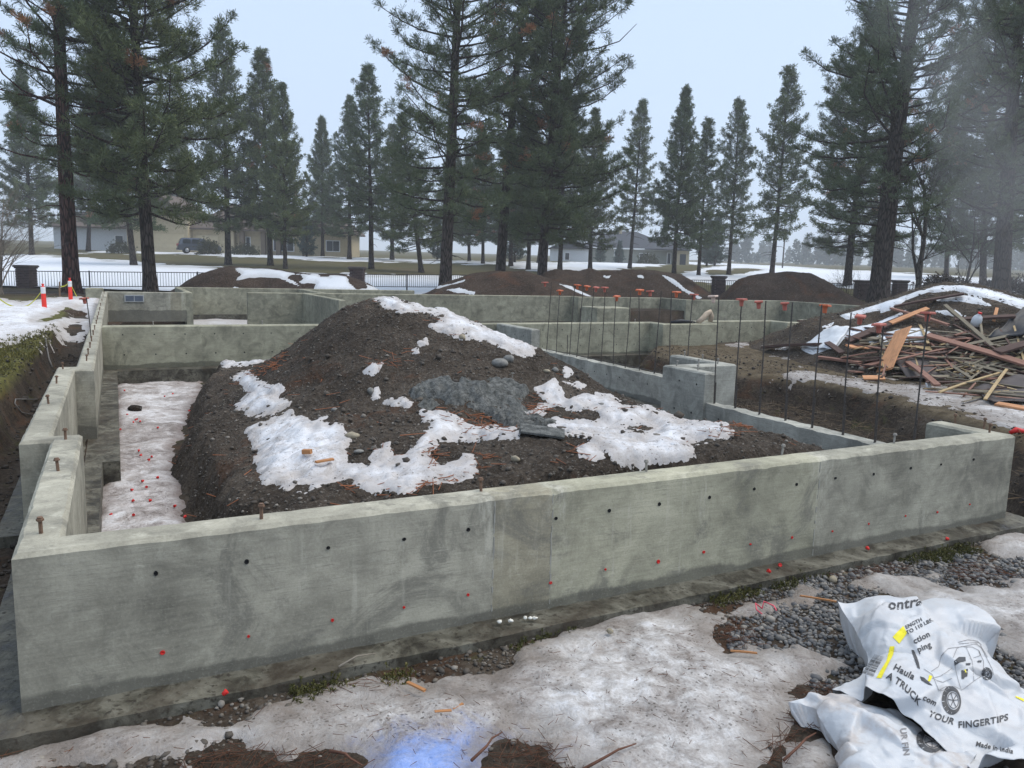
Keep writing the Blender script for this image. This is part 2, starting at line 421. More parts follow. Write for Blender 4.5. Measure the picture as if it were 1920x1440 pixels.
# ================================================================ terrain
LIPY = [-3, -.5, .3, 1, 1.75, 2.27, 3.2, 4.8, 5.7, 6.8, 9.2, 10.6]
LIPX = [7.0, 7.1, 7.5, 8.3, 9.0, 9.0, 9.5, 9.8, 9.4, 9.3, 9.9, 11.2]
def inrect(x, y, a, b, c, d): return (x > a) & (x < b) & (y > c) & (y < d)
def G(x, y, fine=True):
    x = np.asarray(x, float); y = np.asarray(y, float)
    D = (x-CAM[0])*SY+(y-CAM[1])*CY
    z = np.full(x.shape, -.055)
    n1 = fbm(x*1.3, y*1.3, 4, 3); n2 = fbm(x*7, y*7, 4, 9)
    # right yard with the dug bank beside the garage
    lip = np.interp(y, LIPY, LIPX)+.16*n1+.06*n2
    t = ss(lip-.62, lip, x)*.92+.08*ss(lip-2.2, lip-.5, x)
    zr = -.42+(.14+.42)*t
    bk = t*(1-t)*4; zr = zr+bk*(.10*fbm(x*3.2, y*3.2, 5, 14)+.05*fbm(x*11, y*11, 3, 15))
    k = ss(5.9, 6.3, x)*ss(-.7, .6, y)
    z = z*(1-k)+zr*k
    # strip dug out beside the left wall, turf bank beyond it
    lip2 = -.74+.06*n1+.03*n2-.05*ss(9, 6, y)
    t2 = ss(lip2+.22, lip2-.02, x)
    floor = -.13+.33*ss(12.5, 16.5, y)
    zl = floor+(.30+.05*n1-floor)*t2
    k2 = ss(.1, 0.0, x)*ss(-.25, .1, y)
    z = z*(1-k2)+zl*k2
    # beyond the house
    k3 = ss(29.0, 30.5, y)
    z = z*(1-k3)+.12*k3
    k4 = ss(27.0, 28.0, x)*ss(3, 9, y)*(1-k3)
    z = z*(1-k4)+.2*k4
    far = np.interp(D, [30, 38, 46, 52, 60, 75, 90, 110, 140, 200, 400, 1000, 3500], [0, .02, .35, .7, .95, 1.45, 2.2, 2.6, 3.0, 4.2, 8.2, 19, 52])
    z = z+far+.25*ss(38, 60, D)*fbm(x*.05, y*.05, 3, 5)
    if fine:
        z = z+(.02*n1+.013*n2)*ss(60, 30, D)*np.where(y < 30, 1, 2)
    # inside the foundations
    g = inrect(x, y, .08, 7.08, .085, 10.5)
    z = np.where(g, -.29+.02*n1+.012*n2, z)
    hs = inrect(x, y, .08, 27.1, 10.5, 22.4) | inrect(x, y, .08, 17.4, 10.5, 24.7) | inrect(x, y, 2.5, 7.1, 20, 29.1)
    z = np.where(hs, -.62+.02*n1, z)
    return z
def spread(segs):
    out = []
    for a, b, s in segs: out.append(np.arange(a, b, s))
    return np.concatenate(out)
def geo(a, b, n): return a+(b-a)*(np.geomspace(1, 60, n)-1)/59.0
xs = np.unique(np.concatenate([-geo(1.6, 900, 90), spread([(-1.6, -.2, .04), (-.2, 7.2, .055), (7.2, 11.5, .07), (11.5, 28, .3)]), geo(28, 1400, 110),
                               [.079, .081, 7.079, 7.081, 2.499, 2.501, 17.399, 17.401, 27.099, 27.101]]))
ys = np.unique(np.concatenate([-geo(3.3, 60, 14), spread([(-3.3, .4, .05), (.4, 10.4, .1), (10.4, 30, .4), (30, 60, .5)]), geo(60, 1500, 110),
                               [.084, .086, 10.499, 10.501, 22.399, 22.401, 24.699, 24.701, 29.099, 29.101]]))
V, F = gridmesh(xs, ys, G)
tag(obj('ground', V, F, M['ground'], smooth=True), kind='structure')

def rgrid(a, b):                        # a: metres to the right, b: metres ahead
    A, B = np.meshgrid(a, b)
    return CAM[0]+A*CY+B*SY, CAM[1]-A*SY+B*CY
def drape(name, hf, X, Y, polys, tmax, edge, mat, holes=(), amp=.05, nf=6., lumps=.3, facing=True, inset=0.0, sub=.02):
    Z = hf(X, Y); px, py, zc = project(X, Y, Z)
    sc = zc/FPX
    s = np.full(X.shape, -1e9)
    for p in polys: s = np.maximum(s, polysd(px, py, p))
    for p in holes: s = np.minimum(s, -polysd(px, py, p))
    s = s*sc + amp*fbm(X*nf, Y*nf, 4, 21) - inset
    if facing:
        dzy = np.gradient(Z, axis=0); dzx = np.gradient(Z, axis=1)
        Yr, Yc = np.gradient(Y, axis=0), np.gradient(Y, axis=1); Xr, Xc = np.gradient(X, axis=0), np.gradient(X, axis=1)
        # face normal = dr x dc (made to point up)
        nx = Yc*dzy-Yr*dzx; ny = dzx*Xr-dzy*Xc; nz = Xc*Yr-Xr*Yc
        sg = np.sign(nz); vx, vy, vz = CAM[0]-X, CAM[1]-Y, CAM[2]-Z
        s = np.where((nx*vx+ny*vy+nz*vz)*sg > -.0*sc, s, -1e3)
    t = tmax*np.clip(s/edge, 0, 1)**.6*(1+lumps*fbm(X*3.1, Y*3.1, 4, 33)+.35*lumps*fbm(X*13, Y*13, 3, 34))
    rs_ = np.median(np.hypot(np.gradient(X, axis=1), np.gradient(Y, axis=1)))
    keep = s > -1.5*rs_
    Zs = np.where(s > 0, Z+t, Z+np.maximum(s*1.2, -sub))
    V = np.stack([X.ravel(), Y.ravel(), Zs.ravel()], 1)
    ny_, nx_ = X.shape
    i = np.arange((ny_-1)*nx_).reshape(ny_-1, nx_)[:, :-1].ravel()
    F = np.stack([i, i+1, i+nx_+1, i+nx_], 1)
    kk = keep.ravel(); F = F[kk[F].any(1)]
    used = np.zeros(len(V), bool); used[F] = True
    idx = np.cumsum(used)-1
    o = obj(name, V[used], idx[F], mat, smooth=True)
    at_ = o.data.attributes.new('thick', 'FLOAT', 'POINT'); at_.data.foreach_set('value', np.clip(s/(edge*1.6), 0, 1).ravel()[used].astype(np.float32))
    return o
def grd(x0, x1, y0, y1, r): return np.meshgrid(np.arange(x0, x1, r), np.arange(y0, y1, r))

# dirty ice in front of the wall
FS1 = [(-40, 1432), (60, 1400), (130, 1370), (250, 1352), (330, 1352), (420, 1345), (500, 1330), (560, 1312), (640, 1290), (700, 1283), (745, 1277), (800, 1296), (850, 1280), (900, 1262), (960, 1243), (975, 1225), (1010, 1205), (1060, 1185), (1110, 1170), (1150, 1155), (1200, 1140), (1260, 1132), (1330, 1140), (1400, 1128), (1460, 1115), (1510, 1098), (1540, 1105), (1525, 1130), (1480, 1137), (1420, 1155), (1385, 1168), (1345, 1190), (1370, 1215), (1430, 1225), (1500, 1218), (1575, 1245), (1545, 1275), (1500, 1292), (1470, 1335), (1480, 1360), (1450, 1385), (1420, 1440), (1400, 1520), (1090, 1520), (1080, 1440), (1060, 1420), (1010, 1385), (960, 1378), (925, 1400), (890, 1455), (870, 1540), (-60, 1540)]
FH = [[(350, 1445), (345, 1417), (400, 1400), (470, 1410), (560, 1410), (640, 1417), (690, 1450), (650, 1560), (300, 1560)], [(-60, 1450), (120, 1437), (340, 1430), (340, 1560), (-60, 1560)],
      [(1385, 1205), (1420, 1195), (1440, 1210), (1400, 1218)]]
FS2 = [(1595, 1092), (1640, 1072), (1740, 1082), (1790, 1100), (1920, 1088), (2040, 1090), (2040, 1275), (1900, 1250), (1850, 1190), (1760, 1150), (1700, 1140), (1640, 1112), (1600, 1108)]
FS3 = [(1840, 1018), (1880, 1000), (1990, 992), (1990, 1060), (1900, 1058), (1850, 1046)]
FS4 = [(1490, 1395), (1545, 1382), (1560, 1440), (1540, 1500), (1470, 1470)]
FS5 = [(1380, 1098), (1470, 1082), (1560, 1062), (1590, 1066), (1560, 1080), (1480, 1095), (1420, 1108)]
X, Y = grd(-1.0, 6.9, -3.1, -.1, .02)
tag(drape('icy_snow', G, X, Y, [FS1, FS2, FS3, FS4], .04, .14, M['snow_icy'], FH, .07, 7, .6, facing=False),
    'dirty trampled snow lying in front of the long concrete wall, blue paint on it', 'snow', kind='stuff')
# ice on the floor of the garage pit
FI = [(218, 716), (300, 711), (376, 713), (384, 733), (352, 770), (350, 802), (330, 835), (318, 865), (338, 915), (350, 985), (345, 1060), (140, 1080), (172, 980), (186, 900), (205, 850), (216, 800)]
X, Y = grd(.2, 2.2, .3, 10.4, .03)
tag(drape('floor_ice', G, X, Y, [FI], .035, .12, M['snow_pink'], [], .09, 5, .6, facing=False, sub=.03),
    'brownish pink stained ice on the pit floor beside the left wall', 'ice', kind='stuff')
# snow in the left yard, on the right hand path
FL = [(-60, 556), (0, 560), (40, 566), (100, 558), (186, 557), (182, 590), (168, 622), (150, 645), (118, 640), (105, 617), (60, 634), (0, 652), (-60, 660)]
FLH = [[(62, 604), (100, 592), (125, 577), (150, 581), (168, 600), (120, 594), (90, 604)], [(118, 615), (150, 604), (157, 622), (135, 632)]]
X, Y = grd(-9, 0.02, 6.5, 30, .07)
tag(drape('yard_snow', G, X, Y, [FL], .07, .2, M['snow_mound'], FLH, .06, 3, .4, facing=False), 'white snow over the yard left of the foundation', 'snow', kind='stuff')
FR = [[(1440, 706), (1500, 690), (1560, 704), (1640, 711), (1720, 722), (1800, 735), (1880, 750), (2000, 772), (2000, 825), (1900, 808), (1830, 788), (1760, 768), (1700, 745), (1640, 738), (1560, 721), (1510, 716)],
      [(1362, 648), (1385, 641), (1420, 642), (1430, 650), (1390, 653)], [(1448, 664), (1500, 668), (1520, 676), (1480, 676)]]
X, Y = grd(8.2, 16, .3, 10.4, .05)
tag(drape('path_ice', G, X, Y, FR, .03, .2, M['snow_icy'], [], .12, 2.5, .3, facing=False), 'grey trodden ice on the path beside the debris pile', 'ice', kind='stuff')
# snow on the golf course beyond the fence
FF = [[(-80, 482), (60, 477), (83, 478), (150, 483), (230, 488), (300, 494), (400, 502), (480, 507), (600, 512), (760, 517), (900, 520), (1000, 530), (1000, 560), (-80, 570)],
      [(60, 467), (330, 470), (640, 483), (940, 491), (1180, 495), (1180, 501), (940, 497), (640, 489), (330, 477), (60, 473)],
      [(930, 496), (1000, 492), (1180, 492), (1250, 497), (1190, 503), (1110, 509), (1000, 507)],
      [(1275, 513), (1340, 500), (1400, 496), (1450, 499), (1520, 502), (1570, 506), (1640, 509), (1740, 514), (1800, 520), (1960, 524), (1960, 560), (1700, 552), (1560, 536), (1400, 532), (1290, 530)],
      [(1280, 490), (1560, 499), (1800, 508), (1960, 512), (1960, 517), (1560, 504), (1280, 495)]]
FFH = [[(1320, 509), (1400, 503), (1440, 506), (1380, 513), (1330, 516)], [(1180, 503), (1250, 500), (1300, 503), (1270, 512), (1190, 509)]]
X, Y = rgrid(np.arange(-48, 60, .5), np.concatenate([np.arange(35.5, 60, .4), np.arange(60, 130, 1.0), np.arange(130, 420, 6)]))
tag(drape('field_snow', lambda x, y: G(x, y, False), X, Y, FF, .09, .5, M['snow'], FFH, .3, .5, .3, facing=False, sub=.05), kind='structure')

# ================================================================ foundations
garage = thing('garage_foundation', 'grey concrete garage foundation, long wall nearest the camera', 'foundation')
LW = [(0, 0), (6.07, 0), (6.07, .57), (5.90, .57), (5.90, .17), (.16, .17), (.16, 2.12), (0.0, 2.12), (0, 5.2), (.16, 5.2), (.16, 23.9), (2.4, 23.9), (2.4, 24.1), (0, 24.1), (0, 5.45), (-.16, 5.45), (-.16, 2.0), (0, 2.0)]
wall = MB().prism(LW, -.32, .61, .017, .4).build('wall', M['conc'], garage)
beam_r = MB().prism([(6.12, .0), (6.28, .0), (6.28, 3.32), (6.12, 3.32)], -.4, .28, .004)
pier = MB().prism([(6.09, 3.32), (6.26, 3.32), (6.26, 3.88), (7.06, 3.88), (7.06, 4.95), (6.9, 4.95), (6.9, 4.06), (6.09, 4.06)], -.4, .612, .017, .4).build('wall', M['conc_blue'], garage)
tag(pier, label='short return wall block standing between the two lower beams')
def rough_beam(poly, x0, x1, y0, y1, ztop):
    m = MB()
    n = int((y1-y0)/.06); ys_ = np.linspace(y0, y1, n); xs_ = np.linspace(x0, x1, 5)
    X, Y = np.meshgrid(xs_, ys_); Z = ztop+.016*fbm(X*9, Y*9, 4, 40)
    V, F = gridmesh(xs_, ys_, lambda a, b: ztop+.016*fbm(a*9, b*9, 4, 40))
    V = V.tolist(); F = [tuple(f) for f in F.tolist()]
    def side(idx):
        b = len(V)
        for i in idx: V.append([V[i][0], V[i][1], -.42])
        for k in range(len(idx)-1): F.append((idx[k], b+k, b+k+1, idx[k+1]))
    nx = 5
    side([i*nx for i in range(n)][::-1]); side([i*nx+nx-1 for i in range(n)]); side(list(range(nx))); side([(n-1)*nx+i for i in range(nx)][::-1])
    return V, F
V, F = rough_beam(None, 6.12, 6.29, .172, 3.318, .275); bR = obj('beam', V, F, M['conc_blue'], garage)
V, F = rough_beam(None, 7.0, 7.17, 4.955, 9.0, .275); bL = obj('beam', V, F, M['conc_blue'], garage)
stub = MB().prism([(7.0, 9.003), (7.17, 9.003), (7.17, 10.447), (7.0, 10.447)], -.4, .612, .017).build('wall', M['conc_blue'], garage)
# footings: rough tops with squeezed-out mud
def footing(x0, x1, y0, y1, z0, z1, parent, step=.03, amp=.007):
    nx = max(3, int((x1-x0)/step)); ny = max(3, int((y1-y0)/step))
    xs_ = np.linspace(x0, x1, nx); ys_ = np.linspace(y0, y1, ny)
    V, F = gridmesh(xs_, ys_, lambda a, b: z1+amp*fbm(a*5, b*5, 5, 55)+.5*amp*fbm(a*22, b*22, 3, 56))
    e = .5*amp
    V[:, 0] += 1.4*e*fbm(V[:, 1]*4, V[:, 0]*4, 4, 61); V[:, 1] += 1.4*e*fbm(V[:, 0]*4, V[:, 1]*4, 4, 62)
    V = V.tolist(); F = [tuple(f) for f in F.tolist()]
    def side(idx):
        b = len(V)
        for i in idx: V.append([V[i][0], V[i][1], z0])
        for k in range(len(idx)-1): F.append((idx[k], b+k, b+k+1, idx[k+1]))
    side([i*nx for i in range(ny)][::-1]); side([i*nx+nx-1 for i in range(ny)]); side(list(range(nx))); side([(ny-1)*nx+i for i in range(nx)][::-1])
    return obj('footing', V, F, M['foot'], parent, smooth=False)
footing(-.12, 6.22, -.17, .32, -.34, -.004, garage)
footing(-.2, .22, .33, 2.34, -.34, -.052, garage, .06)
footing(-.36, .215, 2.35, 4.2, -.34, -.06, garage, .05)
footing(-.34, .35, 4.21, 10.38, -.34, -.075, garage, .08)
footing(.345, 7.0, 10.18, 10.46, -.34, -.07, garage, .08)
footing(5.93, 6.45, .33, 4.3, -.5, -.10, garage, .07)
footing(6.82, 7.35, 4.32, 10.2, -.5, -.12, garage, .08)

house = thing('house_foundation', 'stepped concrete house foundation walls behind the garage pit', 'foundation')
CW = [(.163, 10.47), (10.72, 10.47), (10.72, 10.0), (12.25, 10.0), (12.25, 10.75), (14.55, 10.75), (14.55, 10.2), (16.0, 10.2), (16.0, 10.9), (27, 10.9), (27, 11.1), (15.8, 11.1), (15.8, 10.4), (14.75, 10.4), (14.75, 10.95), (12.05, 10.95), (12.05, 10.2), (10.92, 10.2), (10.92, 10.67), (.163, 10.67)]
cross = MB().prism(CW, -.8, .609, .02).build('wall', M['conc_b'], house)
def hw(poly, top=.61, z0=-.85):
    return MB().prism(poly, z0, top, .02).build('wall', M['conc_c'], house)
hw([(2.403, 23.9), (2.6, 23.9), (2.6, 29.0), (7.0, 29.0), (7.0, 24.85), (7.2, 24.85), (7.2, 29.0), (12, 29.0), (12, 29.2), (2.403, 29.2)])
hw([(4.4, 24.6), (6.25, 24.6), (6.25, 19.6), (6.45, 19.6), (6.45, 24.6), (17.3, 24.6), (17.3, 24.0), (21.5, 24.0), (21.5, 22.3), (26.9, 22.3), (26.9, 11.103), (27.1, 11.103), (27.1, 22.5), (21.7, 22.5), (21.7, 24.2), (17.5, 24.2), (17.5, 24.847), (4.4, 24.847)])
a, b = at(1120, 577, .6), at(1192, 577, .6)
hw([(a[0], a[1]), (b[0]-.25, a[1]), (b[0]-.25, a[1]+.9), (a[0], a[1]+.9)], .6)
hw([(11.2, 12.5), (13.6, 12.5), (13.6, 12.7), (11.2, 12.7)], .3)
for (x0, x1, y0, y1) in ((2.61, 12, 28.75, 28.99), (.17, 2.39, 23.6, 23.89), (7.2, 17.2, 24.3, 24.59)):
    footing(x0, x1, y0, y1, -.75, -.42, house, .3, .01)
footing(7.36, 10.6, 10.2, 10.46, -.4, -.06, house, .1)

X, Y = grd(2.62, 7, 24.9, 28.7, .15)
tag(drape('crawl_snow', G, X, Y, [[(340, 620), (345, 600), (400, 597), (470, 600), (480, 620)]], .12, .4, M['snow_mound'], [], .1, 1.5, .3, facing=False), 'snow strip inside the house foundation at the far left', 'snow', kind='stuff')
# anchor bolts, tie holes, form seams
M['rust'] = plain('rusty_bolt', (.17, .105, .07), .7, .4, 30)
M['steel'] = plain('grey_bolt', (.30, .28, .25), .55, .25, 30)
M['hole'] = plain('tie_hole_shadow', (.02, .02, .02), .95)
M['red'] = plain('red_plastic', (.62, .03, .025), .45, .12, 30)
M['seam'] = plain('concrete_ridge', (.34, .33, .29), .95, .15, 20)
bolt_m = MB().lathe([(.0075, -.02), (.0075, .052), (.0145, .053), (.0145, .061), (.011, .062), (.0105, .068)], n=6).mesh('anchor_bolt', M['rust'], False)
bolt_s = bolt_m.copy(); bolt_s.materials.clear(); bolt_s.materials.append(M['steel'])
def bolt(x, y, z, parent, me=bolt_m):
    o = obj('anchor_bolt', me, None, None, parent, loc=(x, y, z)); o.rotation_euler = (random.uniform(-.09, .09), random.uniform(-.09, .09), random.random()*3); return o
for q in [(77, 1000), (109, 883), (123, 824), (91, 757), (106, 719), (118, 692), (490, 973), (902, 921)]:
    p = at(*q, .61); bolt(p[0], p[1], .61, wall)
for q in [(1212, 884), (1466, 853), (1676, 831)]:
    p = at(*q, .61); bolt(p[0], p[1], .61, wall, bolt_s)
for q in [(1791, 792), (1845, 800), (1855, 811)]:
    p = at(*q, .61); bolt(p[0], p[1], .61, wall)
for y in [5.9, 6.5, 7.2, 8.0, 8.9, 9.8, 10.9, 11.9, 13.0, 14.4, 16.0, 18.0, 20.2, 22.5]:
    bolt(.08, y, .61, wall)
for (x, y) in [(6.18, 3.55), (6.2, 3.95), (6.55, 3.97), (6.85, 3.98), (6.98, 4.4), (6.98, 4.75)]:
    bolt(x, y, .612, pier, bolt_s)
for x in [.9, 2.6, 4.4, 6.0, 7.6, 9.2, 10.4, 11.6, 13.2, 15.2]:
    yy = 10.57 if x < 10.7 else (10.1 if x < 12.2 else (10.85 if x < 14.5 else 10.3))
    bolt(x, yy, .609, cross, bolt_s)
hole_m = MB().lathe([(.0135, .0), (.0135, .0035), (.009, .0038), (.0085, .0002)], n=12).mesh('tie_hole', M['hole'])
hole_r = MB().lathe([(.016, .0), (.016, .004), (.011, .0045), (.007, .001)], n=12).mesh('tie_plug', M['red'])
def hole(x, y, z, parent, face='y', red=False, s=1.0):
    o = obj('tie_plug' if red else 'tie_hole', hole_r if red else hole_m, None, None, parent, loc=(x, y, z))
    o.rotation_euler = (math.pi/2, 0, 0) if face == 'y' else (0, -math.pi/2, 0)
    s *= .72; o.scale = (s*random.uniform(.8, 1.1), s*random.uniform(.75, 1.1), 1); return o
TX = [.48, .81, 1.15, 1.48, 1.80, 2.27, 2.59, 2.92, 3.25, 3.58, 3.92, 4.26, 4.60, 4.94, 5.27, 5.62]
for i, x in enumerate(TX):
    hole(x+random.uniform(-.012, .012), -.0005, .47+random.uniform(-.008, .008), wall)
    hole(x+random.uniform(-.012, .012), -.0005, .142+random.uniform(-.01, .01), wall, red=True, s=random.choice([.6, .8, 1.0]))
for x in np.arange(.45, 3.9, .455):
    hole(x, 10.4695, .47, cross, s=1.1); hole(x+.01, 10.4695, .15, cross, s=1.2)
for x in np.arange(7.6, 10.6, .455):
    hole(x, 10.4695, .47, cross, s=1.1); hole(x, 10.4695, .14, cross, s=1.1)
for x in np.arange(12.6, 14.4, .45):
    hole(x, 10.7495, .45, cross, s=1.3); hole(x, 10.7495, .12, cross, s=1.8)
for y in np.arange(.6, 3.2, .5): hole(6.1195, y, .14, bR, 'x', s=1.1)
for y in np.arange(5.2, 8.9, .34): hole(6.9995, y, .13, bL, 'x', s=1.1)
for y in (3.45, 3.75):
    hole(6.0895, y, .47, pier, 'x', s=1.1); hole(6.0895, y+.06, .14, pier, 'x', s=1.1)
for y in (9.3, 9.65): hole(6.9995, y, .47, stub, 'x', s=1.1)
# thin fins of grout where the form panels met
rs = random.Random(3)
for x, h0, h1 in ((1.935, .04, .59), (2.255, .02, .59), (4.11, .0, .59)):
    m = MB(); z = h0
    while z < h1:
        dz = rs.uniform(.012, .05); wd = rs.uniform(.0015, .0045); pr = rs.uniform(.0008, .003); xo = x+rs.uniform(-.003, .003)
        m.box((xo-wd, -pr, z), (xo+wd, .003, min(z+dz, h1))); z += dz
        if rs.random() < .3: z += rs.uniform(.01, .06)
    m.build('form_seam', M['seam'], wall)
vent = MB().box((.0, 0, 0), (.55, .05, .22)).build('crawl_vent', plain('vent_frame', (.42, .43, .42), .5), house, loc=(.62, 23.86, .3))
for dx in (.03, .285):
    MB().box((dx, -.004, .03), (dx+.235, .03, .19)).build('vent_mesh', plain('vent_screen', (.10, .12, .16), .4), vent)

# ================================================================ central mound
CPN = np.array([(1.05, 1.4, .26), (1.5, 1.3, .31), (2.1, 1.4, .36), (2.9, 1.5, .42), (4.0, 1.6, .42), (4.7, 1.5, .43), (5.3, 1.3, .33), (5.5, 2.0, .30),
    (1.3, 2.2, .24), (1.8, 3.0, .42), (1.35, 3.2, .2), (2.26, 3, .40), (3.23, 3, .52), (3.8, 3, .40), (4.7, 3, .40), (5.3, 3, .27), (5.8, 3.0, .08),
    (1.5, 4, .24), (2.2, 4, .56), (3.0, 4, .82), (3.8, 4, .88), (4.57, 4, .74), (4.85, 4, .58), (5.4, 4, .22), (5.9, 4, .0),
    (1.45, 5.5, .2), (2.05, 5.5, .66), (2.4, 5.5, .92), (2.95, 5.5, 1.25), (3.27, 5.5, 1.31), (3.87, 5.5, 1.07), (4.37, 5.5, .87), (5.0, 5.5, .5), (5.7, 5.5, .1),
    (1.7, 7, .17), (2.3, 7, .5), (3.1, 7, .95), (3.5, 7, 1.0), (4, 7, .8), (5, 7, .3), (5.7, 7, .0), (1.8, 8.5, .12), (2.6, 8.5, .25), (3.5, 8.5, .35), (4.5, 8.5, .2), (5.8, 8.5, -.1),
    (1.9, 9.5, .1), (3, 9.5, .12), (4.5, 9.5, -.05), (6, 9.8, -.2), (1.0, 8, .1), (.7, 4, .1), (.7, 1, .1), (6.3, 1, .1)])
def _tps(r2): return .5*r2*np.log(r2+1e-9)
_A = _tps(((CPN[:, None, :2]-CPN[None, :, :2])**2).sum(2))+np.eye(len(CPN))*.03
_P = np.concatenate([np.ones((len(CPN), 1)), CPN[:, :2]], 1)
_K = np.block([[_A, _P], [_P.T, np.zeros((3, 3))]])
_W = np.linalg.solve(_K, np.concatenate([CPN[:, 2], np.zeros(3)]))
TOE = [(.95, .62), (.72, 1.4), (.77, 2.95), (.73, 4.0), (.75, 4.8), (1.02, 6.3), (1.1, 7.4), (1.5, 9.1), (1.62, 10.1), (3, 10.2), (5, 10.1), (6.6, 9.6), (6.9, 6), (6.75, 4.6), (6.05, 4.2), (6.1, 1.2), (5.9, .7), (4.4, .5), (2.5, .52)]
def HM(x, y):
    x = np.asarray(x, float); y = np.asarray(y, float); sh = x.shape; xf, yf = x.ravel(), y.ravel()
    h = _W[-3]+_W[-2]*xf+_W[-1]*yf
    for (cx, cy, _), wgt in zip(CPN, _W): h = h+wgt*_tps((xf-cx)**2+(yf-cy)**2)
    for cx, cy, a, r_ in ((1.9, 2.7, .10, .38), (2.35, 2.2, .05, .3), (3.0, 1.75, .07, .35), (4.25, 2.35, .09, .22), (4.75, 2.55, .06, .2), (3.9, 1.75, .05, .3), (2.0, 3.9, .05, .3), (3.3, 2.6, -.08, .35), (2.7, 2.05, -.10, .28), (4.4, 1.95, -.05, .3), (1.55, 2.3, .04, .25), (3.1, 3.55, .05, .4), (3.6, 3.3, -.04, .25)):
        h = h+a*np.exp(-((xf-cx)**2+(yf-cy)**2)/r_**2)
    h = h+.07*fbm(xf*1.5, yf*1.5, 4, 71)+.045*fbm(xf*4.2, yf*4.2, 5, 72)+.02*np.abs(fbm(xf*9, yf*9, 4, 79))+.018*fbm(xf*18, yf*18, 3, 73)
    d = polysd(xf, yf, TOE)+.10*fbm(xf*2.3, yf*2.3, 5, 74)+.035*fbm(xf*11, yf*11, 3, 75)
    wd = np.where(xf < 2.0, .34, .55)
    m = ss(-.02, 1, d/wd); m = m**.8
    lo = -.36
    return (lo+(h-lo)*m).reshape(sh)
V, F = gridmesh(np.arange(.55, 7.05, .025), np.arange(.4, 10.35, .03), HM, None)
Z = V[:, 2]; kp = Z > -.345
F = F[kp[F].any(1)]; us = np.zeros(len(V), bool); us[F] = True; ix = np.cumsum(us)-1
mound = tag(obj('dirt_mound', V[us], ix[F], M['mound'], smooth=True), 'big dark gravelly dirt mound heaped inside the garage foundation', 'dirt mound')
MS = [[(697, 556), (730, 549), (790, 552), (815, 563), (840, 580), (870, 597), (900, 607), (940, 622), (985, 637), (1004, 647), (1000, 660), (985, 665), (955, 655), (930, 645), (890, 633), (850, 627), (815, 622), (808, 610), (830, 598), (835, 588), (800, 582), (765, 585), (730, 580), (715, 572)],
      [(770, 655), (798, 635), (802, 640), (782, 656)], [(680, 697), (700, 683), (720, 684), (705, 696)],
      [(438, 705), (470, 695), (478, 712), (535, 728), (505, 745), (545, 755), (520, 770), (470, 777), (445, 762), (470, 740)],
      [(462, 800), (500, 790), (545, 775), (590, 795), (605, 788), (640, 800), (652, 825), (640, 850), (648, 875), (690, 880), (705, 845), (725, 838), (726, 850), (715, 872), (760, 862), (790, 820), (806, 800), (795, 775), (825, 775), (860, 790), (870, 800), (920, 805), (975, 807), (970, 816), (900, 820), (860, 827), (835, 824), (812, 832), (794, 850), (802, 865), (830, 882), (850, 868), (870, 855), (893, 868), (890, 885), (850, 897), (830, 892), (800, 907), (770, 920), (740, 914), (700, 920), (670, 907), (640, 892), (600, 902), (540, 914), (495, 902), (480, 870), (490, 850), (470, 830)],
      [(1010, 730), (1040, 716), (1052, 735), (1060, 748), (1100, 742), (1140, 743), (1165, 762), (1220, 768), (1280, 788), (1360, 799), (1372, 808), (1330, 821), (1290, 831), (1300, 852), (1260, 864), (1200, 872), (1160, 867), (1130, 832), (1090, 820), (1060, 814), (1020, 810), (1000, 800), (1040, 789), (1090, 790), (1120, 775), (1080, 766), (1030, 764), (1010, 777), (985, 774), (1040, 754), (1015, 742)],
      [(1083, 835), (1105, 831), (1128, 852), (1110, 862), (1090, 852)], [(412, 683), (440, 674), (492, 674), (480, 683), (430, 688)], [(498, 664), (530, 647), (536, 650), (505, 669)], [(725, 755), (760, 748), (765, 760), (740, 764)], [(1055, 715), (1095, 722), (1090, 728), (1060, 720)], [(690, 735), (705, 733), (708, 742)], [(1060, 690), (1072, 700), (1060, 705)]]
MSH = [[(1075, 777), (1100, 760), (1125, 765), (1132, 787), (1100, 792)], [(1150, 802), (1200, 790), (1235, 802), (1190, 817)], [(860, 622), (880, 618), (882, 632), (866, 634)], [(745, 562), (775, 560), (790, 568), (760, 572)]]
X, Y = grd(.7, 6.6, .6, 10, .02)
tag(drape('mound_snow', HM, X, Y, MS, .026, .13, M['snow_mound'], MSH, .055, 8, .6, inset=-.02), 'patches of white snow left on the dirt mound inside the garage', 'snow', kind='stuff')
SLP = [(765, 737), (790, 716), (850, 704), (900, 720), (960, 711), (990, 728), (965, 757), (990, 773), (1030, 788), (1044, 800), (1010, 805), (960, 802), (930, 787), (900, 767), (850, 757), (800, 753)]
k = NT('hardened_slurry'); P = k.pos(); a = k.noise(P, 20, 6, .7); k.col(k.ramp(a, [(.35, (.08, .083, .078)), (.5, (.165, .17, .16)), (.62, (.26, .262, .248))])); k.rough(.9); k.bump(a, 1.0, .05); k.bump(k.noise(P, 60, 4, .7), 1.0, .02); M['slurry'] = k.m
def HMs(x, y): return HM(x, y)+.045*fbm(np.asarray(x)*9, np.asarray(y)*9, 5, 91)+.03*np.abs(fbm(np.asarray(x)*24, np.asarray(y)*24, 3, 92))
X, Y = grd(2.0, 5.2, 2.0, 5.5, .018)
tag(drape('concrete_spill', HMs, X, Y, [SLP], .05, .06, M['slurry'], [[(848, 714), (862, 712), (862, 722), (850, 722)]], .06, 7, .9), 'rough grey spill of hardened concrete on the dirt mound', 'concrete spill')
